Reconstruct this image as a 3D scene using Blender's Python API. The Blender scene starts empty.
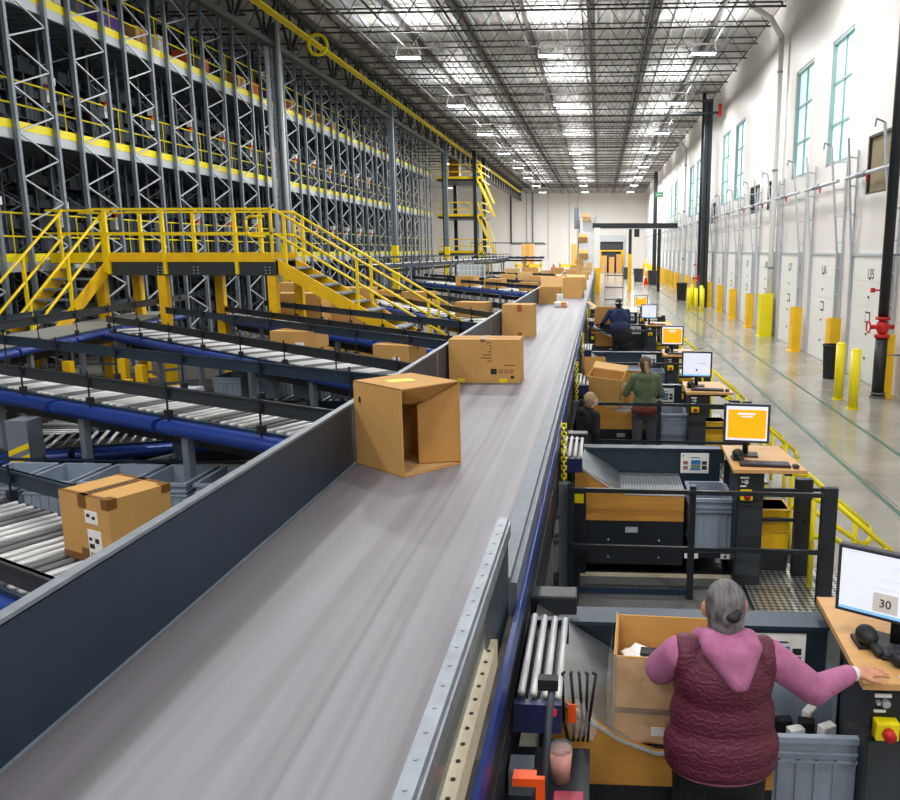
import bpy, math, random
from mathutils import Vector, Matrix
random.seed(7)
S = bpy.context.scene
COL = S.collection
PI = math.pi
R = math.radians

# ------------------------------------------------------------------ materials
def lin(c):
    return tuple((x/12.92 if x <= .04045 else ((x+.055)/1.055)**2.4) for x in c)
def rgb(h):
    h = h.lstrip('#'); return lin(tuple(int(h[i:i+2], 16)/255 for i in (0, 2, 4)))
def mat(name, col, rough=.5, metal=0., emit=0., noise=0., nscale=8., stretch=(1, 1, 1), bump=0., bscale=30., alpha=1., spec=.5, trans=0.):
    m = bpy.data.materials.new(name); m.use_nodes = True
    nt = m.node_tree; b = nt.nodes['Principled BSDF']
    c = rgb(col) if isinstance(col, str) else col
    b.inputs['Base Color'].default_value = (*c, 1)
    b.inputs['Roughness'].default_value = rough
    b.inputs['Metallic'].default_value = metal
    b.inputs['Specular IOR Level'].default_value = spec
    b.inputs['Alpha'].default_value = alpha
    b.inputs['Transmission Weight'].default_value = trans
    if emit:
        b.inputs['Emission Color'].default_value = (*c, 1)
        b.inputs['Emission Strength'].default_value = emit
    if noise or bump:
        tc = nt.nodes.new('ShaderNodeTexCoord'); mp = nt.nodes.new('ShaderNodeMapping')
        mp.inputs['Scale'].default_value = stretch
        nt.links.new(tc.outputs['Object'], mp.inputs['Vector'])
    if noise:
        n = nt.nodes.new('ShaderNodeTexNoise'); n.inputs['Scale'].default_value = nscale
        n.inputs['Detail'].default_value = 5
        nt.links.new(mp.outputs[0], n.inputs['Vector'])
        cr = nt.nodes.new('ShaderNodeValToRGB')
        cr.color_ramp.elements[0].position = .3; cr.color_ramp.elements[1].position = .7
        cr.color_ramp.elements[0].color = (*[x*(1-noise) for x in c], 1)
        cr.color_ramp.elements[1].color = (*[min(1, x*(1+noise*.6)) for x in c], 1)
        nt.links.new(n.outputs['Fac'], cr.inputs[0]); nt.links.new(cr.outputs[0], b.inputs['Base Color'])
    if bump:
        n2 = nt.nodes.new('ShaderNodeTexNoise'); n2.inputs['Scale'].default_value = bscale
        nt.links.new(mp.outputs[0], n2.inputs['Vector'])
        bp = nt.nodes.new('ShaderNodeBump'); bp.inputs['Strength'].default_value = bump; bp.inputs['Distance'].default_value = .02
        nt.links.new(n2.outputs['Fac'], bp.inputs['Height']); nt.links.new(bp.outputs[0], b.inputs['Normal'])
    return m
M = {}
M['galv'] = mat('galvanised', '#8b939c', .42, .35, noise=.18, nscale=14)
M['galvd'] = mat('rack_steel', '#7d8894', .45, .25, noise=.12, nscale=6)
M['galvl'] = mat('pale_steel', '#bcc3ca', .42, .15)
M['railgalv'] = mat('dull_galvanised', '#656f7b', .5, .1, noise=.2, nscale=8)
M['roller'] = mat('zinc_roller', '#d2d4d4', .38, .2)
M['rollerd'] = mat('worn_roller', '#6b6d70', .45, .2)
M['black'] = mat('black_paint', '#1c2229', .45, noise=.15, nscale=5)
M['guard'] = mat('slate_guard', '#25384c', .42, .2, noise=.14, nscale=5)
M['guard2'] = mat('charcoal_guard', '#333940', .4, .1, noise=.12, nscale=4)
M['teal'] = mat('dark_teal_panel', '#22323f', .4, .1, noise=.12, nscale=4)
M['yellow'] = mat('safety_yellow', '#f6d608', .42, noise=.08, nscale=5)
M['yellow2'] = mat('bollard_yellow', '#efe00a', .4)
M['yellow3'] = mat('deep_yellow', '#f5c20b', .45, noise=.1, nscale=3)
M['blue'] = mat('conveyor_blue', '#173a8e', .38, .1, noise=.15, nscale=3)
M['navyb'] = mat('dark_blue', '#1a2250', .4)
M['white'] = mat('white_paint', '#e9e9e6', .55)
M['paper'] = mat('paper', '#f1f1ee', .7)
M['ink'] = mat('ink', '#2b2826', .8)
M['card'] = mat('cardboard', '#cb9c5a', .82, noise=.07, nscale=4, bump=.1, bscale=14)
M['card2'] = mat('pale_cardboard', '#d2ac74', .82, noise=.07, nscale=4)
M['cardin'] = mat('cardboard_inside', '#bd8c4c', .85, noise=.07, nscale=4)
M['tape'] = mat('brown_tape', '#7d5526', .35)
M['ytape'] = mat('yellow_sticker', '#f0dc0a', .4)
M['tote'] = mat('grey_blue_tote', '#8f9cad', .45, noise=.06, nscale=3)
M['toted'] = mat('tote_inside', '#78869a', .5)
M['ply'] = mat('plywood', '#c38c3c', .5, noise=.16, nscale=5, stretch=(.35, 1, 4))
M['ply2'] = mat('desk_wood', '#d6a56a', .45, noise=.1, nscale=5, stretch=(.4, 3, 1))
M['steelplate'] = mat('brushed_slide', '#aab0b6', .28, .85, noise=.25, nscale=5)
M['screenb'] = mat('bezel', '#3a3b48', .4)
M['screenw'] = mat('lit_screen', '#dfe6f6', .5, emit=.55)
M['screeno'] = mat('lit_orange_screen', '#ffb40a', .5, emit=.5)
M['screeng'] = mat('screen_green', '#2fc25a', .5, emit=.6)
M['red'] = mat('red_paint', '#c3171d', .4)
M['orange'] = mat('orange_plastic', '#ff5a10', .45)
M['rubber'] = mat('rubber', '#15171a', .55)
M['mat'] = mat('grey_mat', '#5d5f5f', .85, noise=.12, nscale=30)
M['winframe'] = mat('teal_frame', '#8ba3a2', .5)
M['pane'] = mat('daylit_pane', '#bfe6e8', .3, emit=.72)
M['light'] = mat('lamp_diffuser', '#ffffff', .5, emit=14)
M['dark'] = mat('dark_steel', '#383432', .5, .1)
M['girder'] = mat('girder_grey', '#36363a', .5, .2)
M['pink'] = mat('pink_cloth', '#b06a92', .9, noise=.12, nscale=18, bump=.4, bscale=18)
M['skin'] = mat('skin', '#c98d70', .55)
M['skin2'] = mat('skin_light', '#d9a68c', .55)
M['hairg'] = mat('grey_hair', '#6d6b6c', .6, noise=.6, nscale=22, stretch=(3, .6, 1))
M['hairb'] = mat('brown_hair', '#54402e', .6, noise=.5, nscale=25, stretch=(2, 2, .4))
M['hairbl'] = mat('blond_hair', '#a08763', .6, noise=.4, nscale=25, stretch=(2, 2, .4))
M['hairk'] = mat('black_hair', '#1d1b1d', .6)
M['olive'] = mat('olive_cloth', '#56654c', .9, noise=.12, nscale=14, bump=.4, bscale=14)
M['navy'] = mat('navy_cloth', '#232f55', .85, noise=.15, nscale=10, bump=.4, bscale=12)
M['trouser'] = mat('black_cloth', '#17161b', .9)
M['gtrouser'] = mat('grey_cloth', '#45464c', .9)
M['maroon'] = mat('rust_cloth', '#6d2f2c', .9, bump=.3, bscale=14)
M['purple'] = mat('purple_plastic', '#3a2c7c', .4)
M['film'] = mat('clear_film', '#ffffff', .08, alpha=.16, bump=1., bscale=16)
M['acryl'] = mat('clear_acrylic', '#b8c4c4', .06, alpha=.22)
M['cream'] = mat('cream_strip', '#c9bfa6', .6, noise=.12, nscale=12)
M['coffee'] = mat('pink_cup', '#d79a92', .6)

def quilt():
    m = mat('quilted_maroon', '#5c1e36', .6)
    nt = m.node_tree; b = nt.nodes['Principled BSDF']
    tc = nt.nodes.new('ShaderNodeTexCoord'); w = nt.nodes.new('ShaderNodeTexWave')
    w.wave_type = 'BANDS'; w.bands_direction = 'Z'; w.inputs['Scale'].default_value = 12
    w.inputs['Distortion'].default_value = 7.0; w.inputs['Detail'].default_value = 1; w.inputs['Detail Scale'].default_value = 3
    nt.links.new(tc.outputs['Object'], w.inputs['Vector'])
    bp = nt.nodes.new('ShaderNodeBump'); bp.inputs['Strength'].default_value = .4; bp.inputs['Distance'].default_value = .006
    nt.links.new(w.outputs['Fac'], bp.inputs['Height']); nt.links.new(bp.outputs[0], b.inputs['Normal'])
    return m
M['vest'] = quilt()

def floor_mat():
    m = mat('polished_concrete', '#a8a59c', .16)
    nt = m.node_tree; b = nt.nodes['Principled BSDF']
    tc = nt.nodes.new('ShaderNodeTexCoord')
    n = nt.nodes.new('ShaderNodeTexNoise'); n.inputs['Scale'].default_value = .45; n.inputs['Detail'].default_value = 8
    n.inputs['Roughness'].default_value = .65
    nt.links.new(tc.outputs['Object'], n.inputs['Vector'])
    cr = nt.nodes.new('ShaderNodeValToRGB')
    cr.color_ramp.elements[0].color = (*rgb('#807c72'), 1); cr.color_ramp.elements[1].color = (*rgb('#a5a298'), 1)
    cr.color_ramp.elements[0].position = .35; cr.color_ramp.elements[1].position = .65
    nt.links.new(n.outputs['Fac'], cr.inputs[0])
    bk = nt.nodes.new('ShaderNodeTexBrick'); bk.offset = 0
    bk.inputs['Scale'].default_value = 1; bk.inputs['Brick Width'].default_value = 3.8; bk.inputs['Row Height'].default_value = 3.8
    bk.inputs['Mortar Size'].default_value = .012
    bk.inputs['Color1'].default_value = bk.inputs['Color2'].default_value = (1, 1, 1, 1); bk.inputs['Mortar'].default_value = (.55, .53, .5, 1)
    nt.links.new(tc.outputs['Object'], bk.inputs['Vector'])
    mx = nt.nodes.new('ShaderNodeMix'); mx.data_type = 'RGBA'; mx.blend_type = 'MULTIPLY'; mx.inputs[0].default_value = 1
    nt.links.new(cr.outputs[0], mx.inputs[6]); nt.links.new(bk.outputs['Color'], mx.inputs[7])
    nt.links.new(mx.outputs[2], b.inputs['Base Color'])
    mr = nt.nodes.new('ShaderNodeMapRange'); mr.inputs['To Min'].default_value = .1; mr.inputs['To Max'].default_value = .26
    nt.links.new(n.outputs['Fac'], mr.inputs['Value']); nt.links.new(mr.outputs[0], b.inputs['Roughness'])
    return m
M['floor'] = floor_mat()
M['greenline'] = mat('green_floor_line', '#426a5c', .35, noise=.15, nscale=3)

def belt_mat():
    m = mat('worn_belt', '#8b8789', .5)
    nt = m.node_tree; b = nt.nodes['Principled BSDF']
    tc = nt.nodes.new('ShaderNodeTexCoord'); mp = nt.nodes.new('ShaderNodeMapping'); mp.inputs['Scale'].default_value = (5, .12, 1)
    nt.links.new(tc.outputs['Object'], mp.inputs['Vector'])
    n = nt.nodes.new('ShaderNodeTexNoise'); n.inputs['Scale'].default_value = 1.6; n.inputs['Detail'].default_value = 6
    nt.links.new(mp.outputs[0], n.inputs['Vector'])
    cr = nt.nodes.new('ShaderNodeValToRGB')
    e = cr.color_ramp.elements
    e[0].position = .3; e[0].color = (*rgb('#737177'), 1); e[1].position = .62; e[1].color = (*rgb('#8b8a91'), 1)
    nt.links.new(n.outputs['Fac'], cr.inputs[0])
    # dark edge strip (part dirt, part painted guard shade) + two dark scuff lines
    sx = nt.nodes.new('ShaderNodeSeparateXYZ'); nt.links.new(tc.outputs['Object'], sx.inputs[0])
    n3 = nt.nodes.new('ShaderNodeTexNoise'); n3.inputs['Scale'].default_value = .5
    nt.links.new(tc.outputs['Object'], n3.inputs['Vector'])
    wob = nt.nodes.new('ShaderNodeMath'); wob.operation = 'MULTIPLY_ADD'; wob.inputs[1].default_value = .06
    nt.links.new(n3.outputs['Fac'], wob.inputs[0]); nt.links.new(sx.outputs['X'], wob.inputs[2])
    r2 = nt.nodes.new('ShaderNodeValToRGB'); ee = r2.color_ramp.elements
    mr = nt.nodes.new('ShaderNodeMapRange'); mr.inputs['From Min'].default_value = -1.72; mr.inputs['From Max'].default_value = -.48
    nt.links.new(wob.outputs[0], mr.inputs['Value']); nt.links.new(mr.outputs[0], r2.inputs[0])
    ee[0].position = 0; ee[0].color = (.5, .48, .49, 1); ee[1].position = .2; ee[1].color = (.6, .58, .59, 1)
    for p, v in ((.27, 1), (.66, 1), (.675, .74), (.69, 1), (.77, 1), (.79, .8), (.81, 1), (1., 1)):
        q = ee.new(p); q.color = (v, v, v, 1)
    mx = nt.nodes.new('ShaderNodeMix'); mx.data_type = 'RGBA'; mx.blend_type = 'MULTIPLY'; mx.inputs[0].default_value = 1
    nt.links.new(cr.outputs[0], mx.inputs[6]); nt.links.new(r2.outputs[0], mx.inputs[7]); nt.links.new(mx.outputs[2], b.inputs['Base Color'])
    return m
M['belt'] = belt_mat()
M['tbelt'] = mat('grey_belt', '#9b9d9e', .5, noise=.08, nscale=3)

def diamond_mat():
    m = mat('diamond_plate', '#b4b6b6', .3, .7)
    nt = m.node_tree; b = nt.nodes['Principled BSDF']
    tc = nt.nodes.new('ShaderNodeTexCoord'); mp = nt.nodes.new('ShaderNodeMapping'); mp.inputs['Rotation'].default_value = (0, 0, R(45))
    nt.links.new(tc.outputs['Object'], mp.inputs['Vector'])
    ck = nt.nodes.new('ShaderNodeTexChecker'); ck.inputs['Scale'].default_value = 26
    ck.inputs['Color1'].default_value = (*rgb('#d8dada'), 1); ck.inputs['Color2'].default_value = (*rgb('#6f7171'), 1)
    nt.links.new(mp.outputs[0], ck.inputs['Vector']); nt.links.new(ck.outputs['Color'], b.inputs['Base Color'])
    return m
M['diamond'] = diamond_mat()
def perf_mat():
    m = mat('perforated_tray', '#9aa0a5', .35, .6)
    nt = m.node_tree; b = nt.nodes['Principled BSDF']
    tc = nt.nodes.new('ShaderNodeTexCoord')
    v = nt.nodes.new('ShaderNodeTexVoronoi'); v.inputs['Scale'].default_value = 38; v.inputs['Randomness'].default_value = 0
    nt.links.new(tc.outputs['Object'], v.inputs['Vector'])
    cr = nt.nodes.new('ShaderNodeValToRGB'); cr.color_ramp.interpolation = 'CONSTANT'
    cr.color_ramp.elements[0].color = (*rgb('#3f464c'), 1); cr.color_ramp.elements[1].color = (*rgb('#a9b0b6'), 1); cr.color_ramp.elements[1].position = .33
    nt.links.new(v.outputs['Distance'], cr.inputs[0]); nt.links.new(cr.outputs[0], b.inputs['Base Color'])
    return m
M['perf'] = perf_mat()
def wall_mat():
    m = mat('white_tilt_up_wall', '#e6e3df', .45, noise=.05, nscale=.6, stretch=(1, 1, .25), bump=.05, bscale=2)
    return m
M['wall'] = wall_mat()
M['ceil'] = mat('foil_insulation', '#bdbcb8', .5, .1, noise=.25, nscale=1.6, stretch=(1, .6, 1), bump=.8, bscale=2.5)

# ------------------------------------------------------------------ mesh builder
class MB:
    def __init__(s): s.v = []; s.f = []; s.m = []
    def add(s, v, f, m=0):
        o = len(s.v); s.v += [tuple(p) for p in v]; s.f += [tuple(i+o for i in q) for q in f]; s.m += [m]*len(f); return s
    def box(s, x0, x1, y0, y1, z0, z1, m=0):
        v = [(x, y, z) for z in (z0, z1) for y in (y0, y1) for x in (x0, x1)]
        return s.add(v, [(0, 2, 3, 1), (4, 5, 7, 6), (0, 1, 5, 4), (2, 6, 7, 3), (0, 4, 6, 2), (1, 3, 7, 5)], m)
    def mbox(s, mtx, sx, sy, sz, m=0):
        v = [mtx @ Vector((x*sx/2, y*sy/2, z*sz/2)) for z in (-1, 1) for y in (-1, 1) for x in (-1, 1)]
        return s.add(v, [(0, 2, 3, 1), (4, 5, 7, 6), (0, 1, 5, 4), (2, 6, 7, 3), (0, 4, 6, 2), (1, 3, 7, 5)], m)
    def bar(s, a, b, w, h, m=0, up=(0, 0, 1)):
        a, b = Vector(a), Vector(b); d = b-a; L = d.length; d.normalize(); up = Vector(up)
        if abs(d.dot(up)) > .99: up = Vector((0, 1, 0))
        sd = d.cross(up).normalized(); u2 = sd.cross(d)
        mt = Matrix((d, sd, u2)).transposed().to_4x4(); mt.translation = (a+b)/2
        return s.mbox(mt, L, w, h, m)
    def cyl(s, a, b, r, n=10, r2=None, m=0, cap=True):
        a, b = Vector(a), Vector(b); d = (b-a).normalized(); r2 = r if r2 is None else r2
        u = d.cross(Vector((0, 0, 1)) if abs(d.z) < .95 else Vector((1, 0, 0))).normalized(); w = d.cross(u)
        v = []
        for p, q in ((a, r), (b, r2)):
            v += [p+u*q*math.cos(2*PI*i/n)+w*q*math.sin(2*PI*i/n) for i in range(n)]
        f = [(i, i+n, (i+1) % n+n, (i+1) % n) for i in range(n)]
        if cap: f += [tuple(range(n)), tuple(range(2*n-1, n-1, -1))]
        return s.add(v, f, m)
    def tube(s, pts, r, n=8, m=0):
        pts = [Vector(p) for p in pts]
        for a, b in zip(pts, pts[1:]): s.cyl(a, b, r, n, m=m)
        for p in pts[1:-1]: s.ball(p, (r, r, r), 6, 4, m)
        return s
    def ball(s, c, rad, n=16, k=10, m=0, mt=None):
        c = Vector(c); v = []
        for j in range(k+1):
            t = PI*j/k
            for i in range(n):
                p = Vector((rad[0]*math.sin(t)*math.cos(2*PI*i/n), rad[1]*math.sin(t)*math.sin(2*PI*i/n), rad[2]*math.cos(t)))
                if mt: p = mt @ p
                v.append(c+p)
        f = [(j*n+i, (j+1)*n+i, (j+1)*n+(i+1) % n, j*n+(i+1) % n) for j in range(k) for i in range(n)]
        return s.add(v, f, m)
    def prism(s, poly, axis, a, b, m=0):
        # poly in the two other axes, extruded along axis from a to b
        def P(p, t): return {'x': (t, p[0], p[1]), 'y': (p[0], t, p[1]), 'z': (p[0], p[1], t)}[axis]
        n = len(poly); v = [P(p, a) for p in poly]+[P(p, b) for p in poly]
        return s.add(v, [tuple(range(n)), tuple(range(2*n-1, n-1, -1))]+[(i, i+n, (i+1) % n+n, (i+1) % n) for i in range(n)], m)
    def build(s, name, mats, parent=None, smooth=False, bevel=0, loc=None, rz=0):
        me = bpy.data.meshes.new(name); me.from_pydata(s.v, [], s.f)
        for mm in (mats if isinstance(mats, (list, tuple)) else [mats]): me.materials.append(M[mm])
        me.polygons.foreach_set('material_index', s.m)
        if smooth: me.polygons.foreach_set('use_smooth', [True]*len(s.f))
        import bmesh
        bm = bmesh.new(); bm.from_mesh(me); bmesh.ops.recalc_face_normals(bm, faces=bm.faces); bm.to_mesh(me); bm.free()
        me.update()
        o = bpy.data.objects.new(name, me); COL.objects.link(o)
        if parent: o.parent = parent
        if loc: o.location = loc
        if rz: o.rotation_euler.z = rz
        if bevel:
            b = o.modifiers.new('b', 'BEVEL'); b.width = bevel; b.segments = 2; b.limit_method = 'ANGLE'
        return o

def thing(name, label, cat, loc=(0, 0, 0), group=None, rz=0):
    o = bpy.data.objects.new(name, None); COL.objects.link(o); o.location = loc; o.rotation_euler.z = rz
    o.empty_display_size = .1
    return tag(o, label, cat, group)
def tag(o, label, cat, group=None):
    o['label'] = label; o['category'] = cat
    if group: o['group'] = group
    return o
def struct(o): o['kind'] = 'structure'; return o
def dup(o, loc=None, rz=None, label=None, group=None, parent=None):
    c = o.copy(); COL.objects.link(c)
    if parent: c.parent = parent
    if loc is not None: c.location = loc
    if rz is not None: c.rotation_euler.z = rz
    if label: c['label'] = label
    if group: c['group'] = group
    for ch in list(o.children): dup(ch, parent=c)
    return c
def text(body, size, mt, parent, loc, rot, name='lettering', ext=.001):
    cu = bpy.data.curves.new(name, 'FONT'); cu.body = body; cu.size = size; cu.extrude = ext; cu.align_x = 'CENTER'; cu.align_y = 'CENTER'
    t = bpy.data.objects.new(name+'_src', cu); COL.objects.link(t)
    bpy.context.view_layer.update()
    me = bpy.data.meshes.new_from_object(t.evaluated_get(bpy.context.evaluated_depsgraph_get()))
    bpy.data.objects.remove(t)
    me.materials.clear(); me.materials.append(M[mt])
    o = bpy.data.objects.new(name, me); COL.objects.link(o); o.parent = parent; o.location = loc; o.rotation_euler = rot
    return o

# ------------------------------------------------------------------ camera
TH = math.atan(150/800); PH = math.atan(45*math.cos(TH)/800)
cam = bpy.data.cameras.new('camera'); co = bpy.data.objects.new('camera', cam); COL.objects.link(co)
co.location = (0, 0, 3.2); co.rotation_euler = (PI/2-TH, 0, PH)
cam.sensor_width = 36; cam.sensor_fit = 'HORIZONTAL'; cam.lens = 32; cam.shift_x = (450-555)/900
cam.clip_end = 400; cam.clip_start = .02
S.camera = co

# ------------------------------------------------------------------ room shell
XR, YB, ZC, XL, YF = 6.6, 120, 12.1, -31, -12
struct(MB().box(XL, XR, YF, YB, -.2, 0).build('floor', 'floor'))
struct(MB().box(XL, XR+.3, YF, YB, ZC, ZC+.2).build('ceiling', 'ceil'))
struct(MB().box(XL-.3, XL, YF, YB, 0, ZC).build('wall_left', 'wall'))
struct(MB().box(XL, XR, YF-.3, YF, 0, ZC).build('wall_front', 'wall'))
b = MB()   # back wall with a door opening
DX0, DX1, DZ = -.6, 3.6, 4.4
b.box(XL, DX0, YB, YB+.3, 0, ZC).box(DX1, XR+.3, YB, YB+.3, 0, ZC).box(DX0, DX1, YB, YB+.3, DZ, ZC)
struct(b.build('wall_back', 'wall'))
wins = [(22.7, 24.8, 5.58, 9.03), (26.8, 29.1, 5.58, 9.1), (38.8, 41.4, 5.58, 9.2), (43.0, 45.7, 5.58, 9.3),
        (55, 57.6, 5.58, 9.2), (59.2, 61.8, 5.58, 9.2), (71.2, 73.8, 5.58, 9.2), (75.4, 78, 5.58, 9.2)]
louv = [(19.0, 21.0, 4.55, 5.95), (31.3, 33.1, 4.75, 5.85), (34.7, 36.9, 4.75, 5.9), (47.6, 49.4, 4.75, 5.9), (51.0, 53.0, 4.75, 5.9), (63.9, 65.7, 4.75, 5.9)]
ops = sorted([(a, b_, c, d) for a, b_, c, d in wins+louv])
w = MB(); y = YF
for a, b_, c, d in ops:
    w.box(XR, XR+.3, y, a, 0, ZC).box(XR, XR+.3, a, b_, 0, c).box(XR, XR+.3, a, b_, d, ZC); y = b_
w.box(XR, XR+.3, y, YB, 0, ZC)
for yy in [10.5+8.2*k for k in range(14)]: w.box(XR-.004, XR, yy, yy+.025, 0, ZC)
struct(w.build('wall_right', 'wall'))
for i, (a, b_, c, d) in enumerate(wins):
    fr = MB(); x0, x1 = XR+.08, XR+.2
    for q in ((a, a+.09, c, d), (b_-.09, b_, c, d), (a, b_, c, c+.09), (a, b_, d-.09, d)): fr.box(x0-.06, x1, *q[:2], *q[2:])
    mid = (a+b_)/2; fr.box(x0, x1, mid-.03, mid+.03, c, d)
    for k in (1, 2): fr.box(x0, x1, a, b_, c+(d-c)*k/3-.03, c+(d-c)*k/3+.03)
    o = struct(fr.build('window_%d' % (i+1), 'winframe'))
    MB().box(x0+.05, x0+.07, a+.05, b_-.05, c+.05, d-.05).build('pane', 'pane', o)
M['fabric'] = mat('brown_blind', '#8f8266', .85, noise=.12, nscale=3)
M['louver'] = mat('louver_grey', '#6b6e70', .5)
for i, (a, b_, c, d) in enumerate(louv):
    n = 'window_%d' % (len(wins)+i+1)
    fr = MB(); x0, x1 = XR+.02, XR+.2
    for q in ((a, a+.05, c, d), (b_-.05, b_, c, d), (a, b_, c, c+.05), (a, b_, d-.05, d)): fr.box(x0, x1, *q)
    o = struct(fr.build(n, 'dark'))
    if i == 0: MB().box(x0+.06, x0+.08, a+.04, b_-.04, c+.04, d-.04).build('blind', 'fabric', o)
    else:
        s_ = MB()
        for k in range(9):
            zz = c+.08+k*(d-c-.12)/9; s_.bar((x0+.09, a+.04, zz), (x0+.09, b_-.04, zz), .12, .02)
        s_.box(x0+.14, x0+.16, a+.04, b_-.04, c, d); s_.build('louver_blade', 'louver', o)
for i, x in enumerate((3.72, 4.78)):
    struct(MB().box(x-.035, x+.035, YF+.1, 118, 0, .004).build('trim_%d' % (i+1), 'greenline'))

# dock doors
def dock_door():
    e = bpy.data.objects.new('door_1', None); COL.objects.link(e); struct(e)
    p = MB()
    for k in range(5): p.box(-.06, -.012, -1.35, 1.35, k*.61+.01, (k+1)*.61-.004)
    p.box(-.05, -.014, -1.35, 1.35, .01, 3.04)
    p.build('door_panel', 'white', e)
    MB().box(-.07, -.055, -.17, .17, 1.45, 1.72).build('window_frame', 'black', e)
    MB().box(-.075, -.068, -.13, .13, 1.49, 1.68).build('window_glass', 'paper', e)
    h = MB()
    for z in (.55, 1.15, 2.05, 2.5): h.box(-.08, -.06, .0, .06, z, z+.05)
    h.build('latch', 'ink', e)
    f = MB().box(-.09, 0, -1.45, -1.35, 0, 3.12).box(-.09, 0, 1.35, 1.45, 0, 3.12).box(-.09, 0, -1.45, 1.45, 3.05, 3.12)
    f.build('door_frame', 'galvl', e)
    sl = MB().box(-.055, -.01, -1.35, 1.35, 0, .02); sl.build('sill', 'black', e)
    return e
d0 = dock_door(); GY = [13.8, 17.9, 21.9, 26.1, 30.4, 34.2, 38.5, 42.6]
while GY[-1] < 114: GY.append(GY[-1]+4.12)
doors = []
for i, (a, b_) in enumerate(zip(GY, GY[1:])):
    if abs((a+b_)/2-46) < 0: continue
    loc = (XR-.002, (a+b_)/2+.05, 0)
    e = d0 if i == 0 else dup(d0, loc)
    e.location = loc; e.name = 'door_%d' % (i+1); doors.append(e)
for e, n in list(zip(doors, range(134, 140))):
    text(str(n), .34, 'ink', e, (-.064, 0, 2.62), (PI/2, 0, -PI/2), 'door_number')

# door tracks beside each door
def track(label):
    t = thing('door_track', label, 'door track', (XR, 0, 0), 'vertical dock door lift tracks along the right wall')
    for s in (-1, 1):
        r = MB()
        r.bar((-.1, s*1.42, .05), (-.13, s*1.42, 3.1), .05, .07)
        r.bar((-.13, s*1.42, 3.1), (-.42, s*1.3, 5.95), .05, .07)
        r.bar((-.05, s*1.62, .05), (-.05, s*1.62, 5.7), .05, .05)
        r.build('track_rail', 'galvl', t)
        for k in range(8):
            br = MB(); z = .6+k*.7; q = max(0, (z-3.1)/2.85)
            br.bar((-.13-.29*q, s*(1.42-.12*q), z), (-.05, s*1.62, z), .035, .035)
            br.build('track_bracket', 'galvl', t)
    MB().cyl((-.3, -1.7, 5.0), (-.3, 1.7, 5.0), .05, 10).build('torsion_shaft', 'galvl', t)
    MB().cyl((-.3, .1, 5.0), (-.3, .75, 5.0), .075, 12).build('torsion_spring', 'galv', t)
    c_ = MB().tube([(-.42, -1.3, 5.95), (-.6, -1.3, 6.02), (-.62, -1.3, 5.85)], .02); c_.build('bumper_hook', 'galvd', t)
    MB().box(-.34, -.3, -.03, .01, 4.8, 4.95).build('latch_plate', 'red', t)
    return t
t0 = track('galvanised lift tracks with a torsion shaft rising above the dock doors')
for i, (a, b_) in enumerate(zip(GY, GY[1:])):
    loc = (XR, (a+b_)/2+.05, 0)
    if i == 0: t0.location = loc
    else: dup(t0, loc)
# yellow guards
tg = thing('track_guard', 'yellow steel post guard bolted by the dock door tracks', 'guard', (XR-.33, GY[1], 0), 'yellow track guards between the dock doors')
g = MB().box(-.12, -.09, -.22, .22, 0, 1.4).box(-.09, .15, .19, .22, 0, 1.4).box(-.09, .15, -.22, -.19, 0, 1.4)
g.build('guard_channel', 'yellow3', tg)
MB().box(-.18, .2, -.26, .26, 0, .012).build('base_plate', 'yellow3', tg)
for yy in GY[2:]:
    if abs(yy-30.4) < .1: continue
    dup(tg, (XR-.33, yy, 0))
tagd = thing('downspout_guard', 'wide square yellow box guard around the foot of the white downspout', 'guard', (XR-.4, 30.4, 0))
MB().box(-.2, .25, -.05, .0, 0, 1.6).box(-.2, -.15, 0, .5, 0, 1.6).box(.2, .25, 0, .5, 0, 1.6).build('guard_channel', 'yellow2', tagd)
MB().box(-.23, .28, -.08, .53, 0, .012).build('base_plate', 'yellow2', tagd)
def downspout(y, label):
    t = thing('downspout', label, 'pipe', (XR-.25, y, 0), 'white downspouts')
    MB().cyl((0, 0, 0.02), (0, 0, 10.6), .1, 14).build('pipe', 'white', t, True)
    MB().tube([(0, 0, 10.6), (-.5, -.5, 11.1), (-1.3, -.5, 11.6)], .1, 12).build('elbow', 'white', t, True)
    h = MB()
    for z in (2.5, 6, 9.4): h.cyl((0, 0, z), (0, 0, z+.08), .115, 14)
    h.build('strap', 'galvd', t)
downspout(30.62, 'white downspout running up the right wall behind the wide yellow guard')
downspout(62.6, 'distant white downspout high on the right wall near the far end')
# bollards
def bollard(x, y, label):
    t = thing('bollard', label, 'bollard', (x, y, 0))
    MB().cyl((0, 0, 0), (0, 0, 1.2), .1, 20).ball((0, 0, 1.2), (.1, .1, .05), 20, 6).build('post', 'yellow2', t, True)
    MB().cyl((0, 0, 0), (0, 0, .015), .13, 20).build('base_plate', 'yellow2', t)
bollard(5.2, 16.4, 'yellow bollard nearest to the camera, in front of the dock door')
bollard(5.22, 17.5, 'yellow bollard just behind and left of the nearest one')
for i, (x, y) in enumerate([(5.05, 42.6), (4.75, 43.2), (5.35, 42.3), (5.4, 47.4), (5.75, 46.0)]):
    bollard(x, y, ['middle yellow bollard of the trio before the distant black column', 'left yellow bollard of the trio before the distant black column',
                   'right yellow bollard of the trio before the distant black column', 'yellow bollard left of the distant red riser valve', 'yellow bollard right of the distant red riser valve'][i])
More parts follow.
